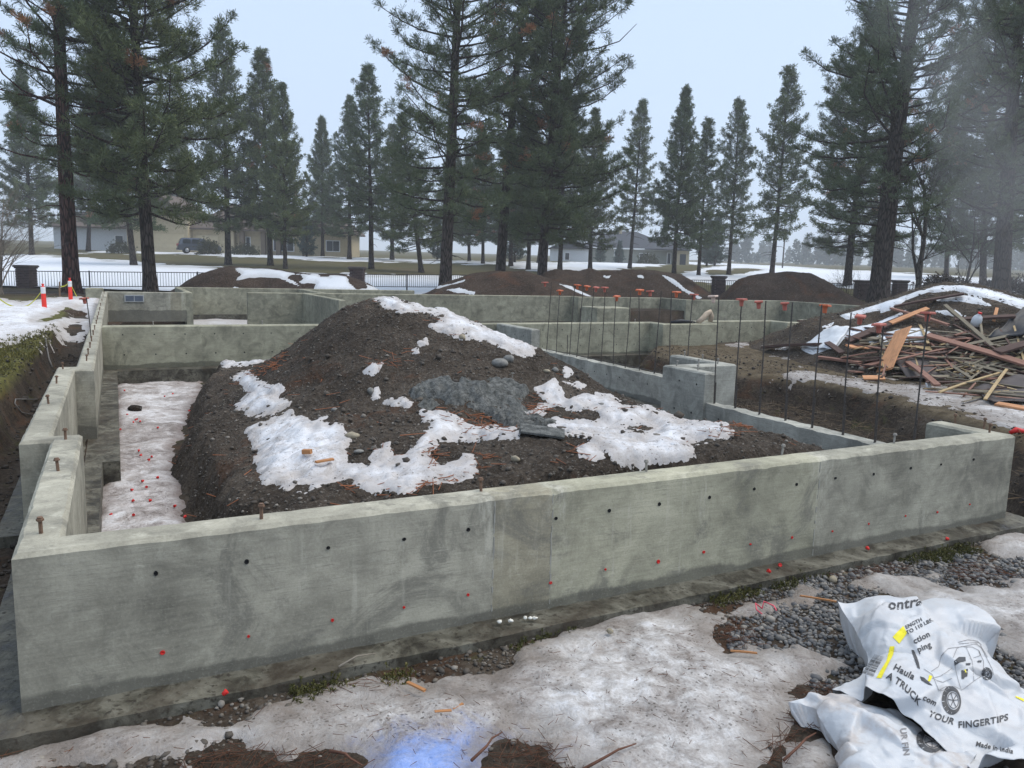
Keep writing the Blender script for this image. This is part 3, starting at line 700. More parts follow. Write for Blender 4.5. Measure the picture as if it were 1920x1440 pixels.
# ================================================================ piles behind the house, debris pile
def lat(P): return (P[0]-CAM[0])*CY-(P[1]-CAM[1])*SY
def pilefn(sil, D, wf, wb, seed, z0, pw=1.0, rough=.06):
    pts = [atd(u, v, D) for u, v in sil]; A = np.array([lat(p) for p in pts]); ZS = np.array([p[2] for p in pts])
    def h(x, y):
        x = np.asarray(x, float); y = np.asarray(y, float)
        a = (x-CAM[0])*CY-(y-CAM[1])*SY; b = (x-CAM[0])*SY+(y-CAM[1])*CY
        zs = np.interp(a, A, ZS, left=z0-.4, right=z0-.4)
        t = np.where(b < D, (b-D)/wf, (b-D)/wb)
        t = t+.12*fbm(x*.7, y*.7, 3, seed+3)*np.abs(t)
        f = np.clip(1-np.abs(t)**1.7, 0, 1)**pw
        n = rough*fbm(x*1.2, y*1.2, 5, seed)+.35*rough*fbm(x*5, y*5, 4, seed+1)
        return z0-.25+(zs-z0+.25)*f+n*f
    return h, A
def pile(name, sil, D, wf, wb, seed, z0, label, polys=(), holes=(), res=.11, mat=None, snowlab=None, rough=.06, pw=1.0, tm=.07):
    h, A = pilefn(sil, D, wf, wb, seed, z0, pw, rough)
    X, Y = rgrid(np.arange(A.min()-.3, A.max()+.3, res), np.arange(D-wf-.1, D+wb+.1, res))
    Z = h(X, Y); V = np.stack([X.ravel(), Y.ravel(), Z.ravel()], 1); ny, nx = X.shape
    i = np.arange((ny-1)*nx).reshape(ny-1, nx)[:, :-1].ravel(); F = np.stack([i, i+1, i+nx+1, i+nx], 1)
    o = tag(obj(name, V, F, mat or M['far_soil'], smooth=True), label, 'dirt pile')
    if polys:
        tag(drape('pile_snow', h, X, Y, polys, tm, res*1.5, M['snow'], holes, res*.5, 2.5, .3), snowlab, 'snow', kind='stuff')
    return h
S_A = [(335, 548), (345, 536), (380, 512), (410, 503), (432, 499), (470, 501), (520, 505), (560, 511), (600, 513), (650, 516), (690, 530), (715, 545), (722, 552)]
pile('dirt_pile', S_A, 35, 2.9, 1.0, 101, .1, 'snow-covered brown dirt pile behind the left part of the foundation',
     [[(440, 502), (470, 503), (520, 506), (545, 512), (600, 515), (650, 518), (690, 533), (715, 546), (560, 546), (565, 538), (540, 528), (520, 520), (490, 520), (445, 524), (452, 513)], [(430, 546), (438, 537), (446, 541), (444, 547)]],
     [[(545, 516), (565, 514), (570, 522), (560, 530), (592, 532), (590, 545), (566, 547), (560, 534), (538, 522)], [(592, 511), (622, 513), (618, 520), (598, 517)], [(650, 519), (678, 524), (690, 541), (665, 543), (655, 530)]],
     snowlab='white snow on the back of the leftmost dirt pile')
S_B = [(780, 556), (800, 549), (830, 532), (880, 514), (930, 507), (985, 508), (1020, 520), (1060, 534), (1100, 548), (1120, 560)]
pile('dirt_pile', S_B, 38, 3.2, 2, 111, .1, 'low bare reddish brown dirt pile behind the middle of the foundation',
     [[(835, 543), (862, 540), (890, 548), (893, 553), (850, 547)], [(815, 538), (850, 531), (872, 525), (868, 528), (820, 541)], [(1045, 531), (1070, 537), (1085, 545), (1112, 556), (1100, 556), (1070, 542)]], snowlab='thin snow streaks on the low brown dirt pile', res=.09)
S_C = [(1000, 560), (1018, 512), (1040, 506), (1085, 508), (1105, 502), (1125, 508), (1160, 507), (1218, 506), (1250, 511), (1280, 516), (1310, 535), (1330, 552), (1345, 565)]
pile('dirt_pile', S_C, 42.5, 3.5, 2, 121, .2, 'long lumpy brown dirt pile in front of the grey house',
     [[(1130, 512), (1137, 518), (1144, 517), (1140, 522), (1131, 519)], [(1193, 516), (1203, 515), (1208, 522), (1195, 521)], [(1240, 515), (1262, 522), (1290, 545), (1316, 558), (1310, 560), (1280, 545), (1255, 527)]], snowlab='narrow snow strip down the long brown dirt pile', res=.1, rough=.1)
S_D = [(1340, 570), (1360, 548), (1385, 524), (1405, 516), (1440, 511), (1480, 508), (1520, 512), (1545, 525), (1570, 545), (1600, 560), (1620, 572)]
pile('dirt_pile', S_D, 40.5, 3.5, 2.5, 131, .25, 'dark brown rounded dirt pile right of the brick pillar', rough=.09)
# small heap in the left yard
S_Y = [(55, 605), (95, 596), (125, 580), (150, 584), (168, 602), (176, 612)]
pile('dirt_heap', S_Y, 19.5, 1.0, .9, 141, .22, 'small brown dirt heap in the snowy left yard', res=.05, rough=.04)
# heap with building waste
S_H = [(1425, 668), (1445, 655), (1480, 636), (1515, 610), (1555, 597), (1600, 584), (1645, 570), (1690, 556), (1730, 540), (1765, 531), (1800, 531), (1850, 539), (1900, 556), (1960, 575), (2060, 600), (2160, 650)]
HD = pile('debris_mound', S_H, 15.6, 4.6, 3.5, 151, .05, 'dark dirt heap under the building debris, streaked with snow',
     [[(1575, 592), (1640, 572), (1680, 560), (1720, 546), (1765, 535), (1800, 534), (1850, 541), (1900, 556), (1960, 577), (1960, 590), (1900, 574), (1840, 556), (1790, 546), (1740, 548), (1700, 562), (1672, 580), (1640, 590), (1590, 600)],
      [(1745, 560), (1800, 552), (1830, 558), (1862, 572), (1858, 577), (1810, 566), (1760, 566)], [(1540, 612), (1565, 603), (1560, 612), (1545, 618)], [(1585, 615), (1640, 606), (1680, 590), (1700, 580), (1680, 600), (1640, 622), (1600, 640), (1585, 632)],
      [(1750, 583), (1790, 581), (1812, 594), (1780, 592)], [(1450, 655), (1480, 648), (1478, 655)], [(1500, 650), (1540, 628), (1590, 625), (1570, 650), (1520, 668)], [(1622, 645), (1650, 625), (1680, 620), (1720, 615), (1750, 622), (1740, 640), (1690, 642), (1660, 655), (1640, 650)]],
     [[(1600, 592), (1650, 582), (1655, 592), (1610, 602)]], res=.05, mat=M['mound'], snowlab='snow streaks over the debris heap', rough=.12, pw=.9, tm=.035)
def HDG(x, y): return np.maximum(HD(x, y), G(x, y))

# ---------------------------------------------------------------- debris: boards, laths, plastic
def wood(name, c, var=.35, rot=0):
    k = NT(name); P = k.objc(); g = k.noise(k.mapping(P, (2, 30, 30)), 2.0, 5, .6, .5); b = k.noise(P, 5, 4)
    f = k.math('ADD', k.math('MULTIPLY', g, .6), k.math('MULTIPLY', b, .4))
    k.col(k.ramp(f, [(.3, tuple(x*(1-var) for x in c)), (.7, tuple(x*(1+var) for x in c))])); k.rough(.8); k.bump(g, .4, .004); return k.m
M['w_red'] = wood('red_brown_wood', (.235, .125, .092)); M['w_dark'] = wood('dark_wet_wood', (.085, .052, .043)); M['w_gray'] = wood('weathered_grey_wood', (.21, .18, .13))
M['w_tan'] = wood('pale_split_wood', (.38, .28, .15)); M['w_orange'] = wood('fresh_orange_wood', (.5, .25, .125)); M['felt'] = plain('roofing_felt', (.075, .062, .06), .7, .3, 4, bump=.4)
def board(name, label, p0, p1, wd, th, mat, roll=0.0, group=None, cat='board', lift=0.0):
    p0, p1 = np.asarray(p0, float), np.asarray(p1, float); c = (p0+p1)/2; ax = p1-p0; L = np.linalg.norm(ax); ax /= L
    upv = np.array([0, 0, 1.]); y = np.cross(upv, ax); y /= np.linalg.norm(y)+1e-9; z = np.cross(ax, y)
    y, z = math.cos(roll)*y+math.sin(roll)*z, -math.sin(roll)*y+math.cos(roll)*z
    e = .06*wd; m = MB(); h = L/2
    # slightly ragged ends and worn edges
    prof = [(-wd/2, -th/2+e*.3), (-wd/2+e, -th/2), (wd/2-e, -th/2), (wd/2, -th/2+e*.3), (wd/2, th/2-e*.3), (wd/2-e, th/2), (-wd/2+e, th/2), (-wd/2, th/2-e*.3)]
    rr = random.Random(sum(map(ord, label)) % 999+int(L*1000)); V = []
    nseg = 4
    for i in range(nseg):
        t = -h+2*h*i/(nseg-1); bow = .012*L*(1-(t/h)**2)*rr.uniform(.2, 1)
        for (a, b) in prof:
            j = rr.uniform(-.02, .02)*min(1, L) if i in (0, nseg-1) else 0
            V.append((t+j, a, b+bow))
    n = len(prof); F = [tuple(reversed(range(n))), tuple(range((nseg-1)*n, nseg*n))]
    for i in range(nseg-1):
        for k_ in range(n): F.append((i*n+k_, i*n+(k_+1) % n, (i+1)*n+(k_+1) % n, (i+1)*n+k_))
    o = obj(name, V, F, mat)
    o.matrix_world = Matrix(((ax[0], y[0], z[0], c[0]), (ax[1], y[1], z[1], c[1]), (ax[2], y[2], z[2], c[2]+lift+th/2), (0, 0, 0, 1)))
    return tag(o, label, cat, group)
def on(u, v, lift=0.0):
    p = march(u, v, HDG, 6, 26, 900); p[2] += lift; return p
BG = None
BL = [('plank', 'long reddish brown plank slanting down across the debris pile', (1735, 648), (1925, 706), .17, .04, 'w_red', .25, .16),
      ('plank', 'dark brown board end crossing the long reddish plank at the right edge', (1866, 690), (1960, 664), .18, .04, 'w_dark', .2, .24),
      ('plank', 'narrow reddish batten below the snowy crest of the debris pile', (1670, 592), (1776, 624), .07, .035, 'w_red', .1, .12),
      ('plank', 'long dark brown plank rising to the right behind the snow lump', (1588, 652), (1702, 604), .12, .04, 'w_dark', .4, .10),
      ('plank', 'grey brown plank lying along the slope just under the crest snow', (1676, 586), (1806, 563), .1, .035, 'w_dark', .2, .1),
      ('plank', 'nearly black plank lying flat at the left foot of the debris pile', (1432, 661), (1534, 656), .14, .05, 'w_dark', .0, .08),
      ('plank', 'short red brown plank on the ground at the left foot of the debris', (1534, 677), (1612, 688), .1, .04, 'w_red', .1, .05),
      ('plank', 'brown plank behind the white jug on the debris pile', (1788, 612), (1902, 606), .12, .04, 'w_dark', .3, .1),
      ('plank', 'dark offcut standing by the white bag on the debris', (1550, 652), (1578, 672), .1, .03, 'w_dark', .3, .08),
      ('plank', 'grey brown plank in the middle of the debris pile under the laths', (1700, 690), (1756, 735), .09, .035, 'w_red', .1, .08),
      ('plank', 'red brown broken board beside the orange panel', (1615, 697), (1668, 682), .1, .03, 'w_red', .2, .06),
      ('plank', 'dark red board end at the lower right of the debris pile', (1880, 712), (1935, 735), .1, .03, 'w_red', .2, .1),
      ('plank', 'thick grey post lying under the black plastic', (1770, 590), (1858, 668), .06, .05, 'w_gray', .4, .14),
      ('plank', 'orange split board end at the lower right edge of the debris', (1868, 765), (1925, 775), .1, .03, 'w_orange', .2, .04),
      ('plank', 'orange scrap of wood standing up near the pile top', (1862, 612), (1868, 588), .05, .03, 'w_orange', .2, .08),
      ('plank', 'pale tan lath reaching furthest toward the path', (1760, 745), (1892, 702), .035, .02, 'w_tan', .2, .06),
      ('plank', 'pale tan lath leaning steeply at the right of the debris', (1845, 765), (1888, 703), .04, .02, 'w_tan', .2, .1),
      ('plank', 'upright grey lath beside the white jug', (1843, 668), (1834, 598), .04, .02, 'w_gray', .4, .08),
      ('plank', 'orange brown board behind the narrow reddish batten', (1668, 616), (1738, 588), .09, .03, 'w_orange', .4, .08)]
for nm, lb, a, b, wd, th, mt, rl, lf in BL:
    board(nm, lb, on(*a), on(*b), wd, th, M[mt], rl, 'larger boards in the debris pile', lift=lf)
# orange panel: a wide offcut leaning on the heap
p0, p1 = on(1657, 703), on(1690, 655, .28)
board('plywood_panel', 'orange sheathing panel offcut standing slanted at the front of the debris', p0, p1, .30, .02, M['w_orange'], -.5, cat='panel', lift=.06)
def sheet(name, label, c4, mat, cat, amp=.05, lift=.05, n=14):
    P = [on(*q, lift) for q in c4]; s_ = np.linspace(0, 1, n); V = []
    for j in s_:
        for i in s_:
            p = (P[0]*(1-i)+P[1]*i)*(1-j)+(P[3]*(1-i)+P[2]*i)*j
            z = float(HDG(np.array([p[0]]), np.array([p[1]]))[0])
            p = p.copy(); p[2] = max(p[2], z+.02)+amp*float(fbm(np.array([p[0]*2.2]), np.array([p[1]*2.2]), 3, 77)[0])+.02
            V.append(p)
    F = [(a*n+b, a*n+b+1, (a+1)*n+b+1, (a+1)*n+b) for a in range(n-1) for b in range(n-1)]
    o = obj(name, V, F, mat, smooth=True); md = o.modifiers.new('thick', 'SOLIDIFY'); md.thickness = .008
    return tag(o, label, cat)
sheet('felt_sheet', 'dark roofing felt sheet at the lower right of the debris pile', [(1815, 738), (1925, 708), (1960, 760), (1860, 764)], M['felt'], 'felt sheet')
sheet('felt_sheet', 'dark felt sheet under the laths in the middle of the debris pile', [(1668, 672), (1770, 665), (1800, 720), (1700, 715)], M['felt'], 'felt sheet')
M['plast'] = plain('black_plastic', (.012, .014, .02), .5, .3, 5, bump=.6, bscale=9); M['white_pl'] = plain('white_plastic', (.62, .64, .66), .5, .12, 8, bump=.3, bscale=14)
sheet('plastic_sheet', 'crumpled black plastic sheet at the right edge of the debris pile', [(1850, 648), (1890, 612), (1965, 570), (1965, 650)], M['plast'], 'plastic sheet', .12, .14)
sheet('woven_bag', 'white bag lying at the left of the debris pile', [(1500, 660), (1545, 622), (1592, 622), (1560, 660)], M['white_pl'], 'bag', .08, .05)
rr = random.Random(5)
mats = ['w_gray', 'w_gray', 'w_gray', 'w_gray', 'w_tan', 'w_dark', 'w_dark', 'w_red']
for i in range(165):                       # thin laths
    u = rr.triangular(1600, 1960, 1830); v = rr.uniform(625, 742) + (u-1600)*.05
    if v > 700+(u-1600)*.22: v -= 60
    c = on(u, v); L = rr.uniform(.25, 1.35); ang = rr.choice([rr.gauss(-.35, .5), rr.uniform(0, 3.14)])
    e = np.array([math.cos(ang), math.sin(ang), 0])
    a_, b_ = c-e*L/2, c+e*L/2
    for q in (a_, b_): q[2] = .35*q[2]+.65*float(HDG(np.array([q[0]]), np.array([q[1]]))[0])+rr.uniform(.0, .13)
    mt = rr.choice(mats); wh = 'left' if u < 1760 else ('middle' if u < 1850 else 'right')
    board('lath', 'thin %s lath lying in the %s of the debris tangle' % ({'w_gray': 'weathered grey', 'w_tan': 'pale tan', 'w_dark': 'dark wet', 'w_red': 'reddish'}[mt], wh), a_, b_, rr.uniform(.02, .05), rr.uniform(.012, .022), M[mt], rr.uniform(-.8, .8), 'thin laths tangled in the debris pile', 'lath', .02)
for i in range(44):
    u = rr.uniform(1590, 1930); v = rr.uniform(610, 715)+(u-1600)*.06; c = on(u, v); L = rr.uniform(.2, .5); ang = rr.uniform(0, 3.1)
    e = np.array([math.cos(ang), math.sin(ang), rr.uniform(-.2, .2)])
    mt = rr.choice(['w_red', 'w_dark', 'w_dark', 'w_orange', 'w_gray', 'w_gray']); wh = 'left' if u < 1710 else ('middle' if u < 1820 else 'right')
    board('offcut', 'short broken %s board offcut in the %s of the debris pile' % ({'w_gray': 'grey', 'w_orange': 'orange', 'w_dark': 'dark', 'w_red': 'red brown'}[mt], wh), c-e*L/2, c+e*L/2, rr.uniform(.06, .16), .025, M[mt], rr.uniform(-.5, .5), 'short offcuts in the debris pile', 'offcut', .04)
jug = thing('plastic_jug', 'translucent white plastic jug on top of the debris pile', 'jug', on(1826, 618, .06))
MB().lathe([(.05, 0), (.075, .015), (.078, .12), (.06, .17), (.028, .2), (.026, .215)], n=14).build('body', M['white_pl'], jug, True)
MB().lathe([(.03, .215), (.03, .24), (.0, .241)], n=12).build('cap', M['red'], jug)
MB().tube([(.05, 0, .16), (.085, 0, .15), (.088, 0, .09), (.074, 0, .06)], .012, 6).build('handle', M['white_pl'], jug, True)
jug.rotation_euler = (.25, -.2, .6); jug.scale = (1.05, 1.05, 1.05)
roll = thing('tape_roll', 'pink and white roll lying in the debris pile', 'roll', on(1795, 714, .06)); roll.rotation_euler = (1.3, .3, -.5)
MB().lathe([(.03, -.07), (.055, -.07), (.055, .07), (.03, .07), (.028, .0)], n=16).build('tube', plain('pink_roll', (.65, .08, .22), .5), roll, True)
MB().lathe([(.02, .071), (.05, .071), (.05, .076), (.02, .076)], n=16).build('rim', M['white_pl'], roll, True)
cup = MB().lathe([(.0, 0), (.045, .002), (.05, .02), (.046, .025), (.04, .008), (.0, .006)], n=16).build('paint_lid', M['white_pl'], None, True, on(1738, 730, .05)); cup.rotation_euler = (1.1, 0, .3); cup.scale = (1.3, 1.3, 1.3); tag(cup, 'round white lid at the front foot of the debris pile', 'lid')

# ---------------------------------------------------------------- stones and gravel
def ico(sub=1):
    bm = bmesh.new(); bmesh.ops.create_icosphere(bm, subdivisions=sub, radius=1.0)
    V = np.array([v.co[:] for v in bm.verts]); F = np.array([[v.index for v in f.verts] for f in bm.faces]); bm.free(); return V, F
IV, IF = ico(1); IV2, IF2 = ico(2)
def stones(P, S, seed=1, flat=(.45, .8), iv=IV, jf=IF, sink=.25, lump=.12):
    r_ = np.random.default_rng(seed); n = len(P); k = len(iv)
    ang = r_.uniform(0, 6.28, n); sc = np.stack([S*r_.uniform(.8, 1.25, n), S*r_.uniform(.65, 1.0, n), S*r_.uniform(*flat, n)], 1)
    V = iv[None]*(1+lump*r_.standard_normal((n, k, 1)))*sc[:, None, :]
    tl = r_.normal(0, .25, n); c, s = np.cos(tl)[:, None], np.sin(tl)[:, None]
    y, z = V[..., 1]*c-V[..., 2]*s, V[..., 1]*s+V[..., 2]*c
    c, s = np.cos(ang)[:, None], np.sin(ang)[:, None]
    x2, y2 = V[..., 0]*c-y*s, V[..., 0]*s+y*c
    W = np.stack([x2, y2, z], -1)+P[:, None, :]; W[..., 2] += (sc[:, 2]*(1-2*sink))[:, None]
    Fa = (jf[None]+(np.arange(n)*k)[:, None, None]).reshape(-1, 3)
    return W.reshape(-1, 3), Fa
def m_stone(name, cols, sc, bumps=.3, rough=.75):
    k = NT(name); P = k.pos(); v = k.n('ShaderNodeNewGeometry').outputs['Random Per Island']
    c = k.ramp(v, [(i/(len(cols)-1), q) for i, q in enumerate(cols)]); nn = k.noise(P, sc, 4)
    k.col(k.mix(k.math('MULTIPLY', nn, .5), c, (.06, .056, .05), 'MIX')); k.rough(rough); k.bump(nn, bumps, .004); return k.m
M['gravel'] = m_stone('grey_gravel', [(.06, .062, .064), (.14, .142, .143), (.10, .104, .112), (.26, .25, .235), (.13, .13, .136), (.36, .33, .29), (.08, .083, .09), (.21, .205, .205)], 60)
M['pebble'] = m_stone('mound_pebbles', [(.05, .041, .033), (.11, .093, .076), (.075, .063, .052), (.19, .165, .135), (.08, .067, .055), (.32, .29, .25), (.06, .05, .041), (.13, .113, .093)], 60)
rg = np.random.default_rng(4)
GP1 = [(1375, 1190), (1400, 1160), (1450, 1140), (1520, 1132), (1560, 1118), (1600, 1108), (1640, 1112), (1600, 1135), (1625, 1190), (1615, 1260), (1580, 1290), (1530, 1290), (1550, 1258), (1505, 1222), (1440, 1228), (1385, 1222)]
GP2 = [(1600, 1080), (1640, 1056), (1720, 1045), (1800, 1048), (1880, 1062), (1930, 1060), (1990, 1075), (1990, 1092), (1880, 1090), (1760, 1088), (1660, 1078)]
GP3 = [(1390, 1110), (1440, 1092), (1500, 1082), (1580, 1085), (1600, 1098), (1540, 1110), (1470, 1122)]
GP4 = [(1840, 1185), (1920, 1220), (1990, 1250), (1990, 1300), (1900, 1290)]
N = 60000; x = rg.uniform(1.2, 6.8, N); y = rg.uniform(-2.2, -.15, N); z = G(x, y); px, py, zc = project(x, y, z)
s = np.maximum.reduce([polysd(px, py, p) for p in (GP1, GP2, GP3, GP4)])
pr = ss(-30, 14, s+14*fbm(x*4, y*4, 3, 5)); keep = rg.random(N) < pr*.62
P = np.stack([x, y, z], 1)[keep]; S = rg.gamma(3.2, .0023, len(P))+.0035
V, F = stones(P, S, 3, (.5, .8)); tag(obj('gravel', V, F, M['gravel'], smooth=True), 'wet grey rounded gravel between the snow patches near the bag', 'gravel', kind='stuff')
# scattered pebbles over the foreground and beside the footing
N = 5200; x = rg.uniform(-.3, 6.8, N); y = np.where(rg.random(N) < .7, rg.uniform(-.5, -.16, N), rg.uniform(-2.5, -.15, N)); P = np.stack([x, y, G(x, y)], 1); S = rg.gamma(3, .002, N)+.002
V, F = stones(P, S, 6); tag(obj('grit', V, F, M['pebble'], smooth=True), 'loose grit and small pebbles on the bare ground in front of the wall', 'grit', kind='stuff')
# pebbles all over the mound
N = 17000; x = rg.uniform(.75, 6.9, N); y = rg.uniform(.5, 9.6, N); z = HM(x, y); kp = (z > -.26) & (rg.random(N) < np.where(y < 6, 1, .45)); P = np.stack([x, y, z], 1)[kp]
S = np.minimum(.0032+rg.gamma(1.25, .0036, len(P)), .03)
V, F = stones(P, S, 8); tag(obj('mound_pebbles', V, F, M['pebble'], smooth=True), 'small pebbles and clods covering the dirt mound', 'pebbles', kind='stuff')
N = 5000; x = rg.uniform(10, 18.5, N); y = rg.uniform(1, 9, N); z = HD(x, y); kp = z > .15; P = np.stack([x, y, z], 1)[kp]; S = .006+rg.gamma(1.6, .006, len(P))
V, F = stones(P, S, 9); tag(obj('heap_clods', V, F, M['pebble'], smooth=True), 'clods and stones on the debris heap', 'clods', kind='stuff')
# clods on the cut banks
N = 3000; x = np.concatenate([rg.uniform(6.4, 11, N), rg.uniform(-1.3, -.02, N)]); y = np.concatenate([rg.uniform(.2, 10, N), rg.uniform(.5, 15, N)]); z = G(x, y); P = np.stack([x, y, z], 1)
S = .004+rg.gamma(1.4, .006, 2*N); V, F = stones(P, S, 12); tag(obj('bank_clods', V, F, m_stone('soil_clods', [(.012, .0095, .0075), (.04, .031, .024), (.022, .017, .013), (.07, .055, .042), (.02, .016, .012)], 50), smooth=True), 'soil clods on the dug banks beside the walls', 'clods', kind='stuff')
N = 800; x = rg.uniform(.8, 6.6, N); y = rg.uniform(.6, 9, N); z = HM(x, y); kp = z > -.25; P = np.stack([x, y, z], 1)[kp]; S = .006+rg.gamma(1.5, .006, len(P))
V, F = stones(P, S, 14, (.5, .9), lump=.22); tag(obj('mound_clods', V, F, m_stone('mound_clod_soil', [(.035, .027, .021), (.085, .068, .053), (.055, .043, .034), (.13, .108, .086)], 40)), 'earth clods on the dirt mound', 'clods', kind='stuff')
# a few stones one can pick out
M['st_a'] = plain('grey_stone', (.20, .195, .18), .8, .3, 25, bump=.4); M['st_b'] = plain('tan_stone', (.30, .26, .19), .8, .25, 25, bump=.4)
for (u, v, s_, mt, lb) in [(937, 684, .10, 'st_a', 'large pale stone high on the mound below the top snow'), (954, 676, .075, 'st_a', 'bluish stone just behind the large pale stone on the mound'), (695, 735, .055, 'st_a', 'light grey stone left of the concrete spill'),
        (866, 635, .07, 'st_b', 'brownish stone beside the top snow of the mound'), (966, 863, .05, 'st_b', 'yellowish stone low on the mound near the front wall'), (1041, 696, .06, 'st_a', 'grey stone high on the right slope of the mound'), (1025, 697, .045, 'st_b', 'small tan stone next to the grey stone on the right slope'),
        (673, 848, .038, 'st_a', 'pale pebble right of the left snow patch on the mound'), (628, 770, .045, 'st_a', 'grey stone on the front hump of the mound'), (660, 820, .06, 'st_b', 'dull brown stone at the edge of the left snow patch'), (1128, 760, .05, 'st_a', 'grey stone in the snow on the right of the mound')]:
    p = march(u, v, HM, 3, 12, 1500)
    V, F = stones(np.array([[0, 0, 0.]]), np.array([s_*.75]), int(u), (.5, .75), IV2, IF2, .3, .07)
    V = V*np.array([1+.25*math.sin(u), 1+.2*math.cos(u), 1]); tag(obj('stone', V, F, M[mt], smooth=False, loc=p), lb, 'stone', 'larger stones on the mound')
for (u, v, s_, mt, lb) in [(1562, 1081, .032, 'st_b', 'round cream stone lying beside the footing'), (1585, 1069, .018, 'st_b', 'small pale stone right of the round cream stone'), (1143, 1193, .02, 'st_b', 'flat cream pebble on the dirty snow')]:
    p = at(u, v, -.02); p[2] = float(G(np.array([p[0]]), np.array([p[1]]))[0])+(.05 if u < 1200 else 0)
    V, F = stones(np.array([[0, 0, 0.]]), np.array([s_]), int(u), (.6, .8), IV2, IF2, .1, .03)
    tag(obj('stone', V, F, M[mt], smooth=True, loc=p), lb, 'stone')
# broken slab on the mound
p0, p1 = march(975, 808, HM, 3, 12, 1500), march(1058, 820, HM, 3, 12, 1500)
board('concrete_slab', 'flat broken concrete slab at the end of the grey spill', p0, p1, .19, .022, M['slurry'], .12, cat='slab', lift=.012)
# ================================================================ trees
def m_bark(name, c0, c1, c2):
    k = NT(name); P = k.objc(); mp = k.mapping(P, (7, 7, 1.3)); v = k.vor(mp, 1.6, 'DISTANCE_TO_EDGE'); n = k.noise(mp, 2.2, 5, .65)
    f = k.math('ADD', k.math('MULTIPLY', k.step(v, 0, .22), .5), k.math('MULTIPLY', n, .5))
    k.col(k.ramp(f, [(.2, c0), (.5, c1), (.8, c2)])); k.rough(.95); k.b.inputs['Specular IOR Level'].default_value = .1; k.bump(f, 1.0, .05); return k.m
M['bark_red'] = m_bark('red_pine_bark', (.016, .010, .010), (.075, .038, .032), (.15, .08, .066))
M['bark'] = m_bark('dark_pine_bark', (.014, .011, .010), (.05, .039, .033), (.10, .08, .07))
M['bark_gray'] = m_bark('grey_bark', (.03, .025, .022), (.08, .068, .06), (.14, .125, .11))
def m_needle(name, c):
    k = NT(name); P = k.pos(); n = k.noise(P, 1.1, 3); v = k.n('ShaderNodeNewGeometry').outputs['Random Per Island']; oi = k.n('ShaderNodeObjectInfo').outputs['Random']
    f = k.math('ADD', k.math('MULTIPLY', n, .7), k.math('MULTIPLY', v, .3))
    a = k.ramp(f, [(.3, tuple(x*.6 for x in c)), (.55, c), (.8, (c[0]*1.7, c[1]*1.5, c[2]*1.15))])
    k.col(k.mix(k.math('MULTIPLY', oi, .35), a, (c[0]*.75, c[1]*.95, c[2]*1.35))); k.rough(.6); k.b.inputs['Specular IOR Level'].default_value = .25
    return k.m
M['needle'] = m_needle('pine_needles', (.112, .142, .062)); M['needle_b'] = m_needle('blue_spruce_needles', (.075, .108, .088)); M['needle_dead'] = m_needle('dead_needles', (.36, .17, .08))
def tufts(Cn, Dn, L, w, k, seed, spread=1.25):
    r_ = np.random.default_rng(seed); n = len(Cn)
    d = Dn[:, None, :]*.75+r_.standard_normal((n, k, 3))*spread*.6; d /= np.linalg.norm(d, axis=2, keepdims=True)+1e-9
    q = r_.standard_normal((n, k, 3)); q -= d*(q*d).sum(2, keepdims=True); q /= np.linalg.norm(q, axis=2, keepdims=True)+1e-9
    ln = L*r_.uniform(.6, 1.15, (n, k, 1)); c = Cn[:, None, :]+r_.standard_normal((n, 1, 3))*.02
    V = np.stack([c-d*.02, c+d*ln*.92+q*w, c+d*ln-q*w], 2).reshape(-1, 3)
    return V, np.arange(n*k*3).reshape(-1, 3)
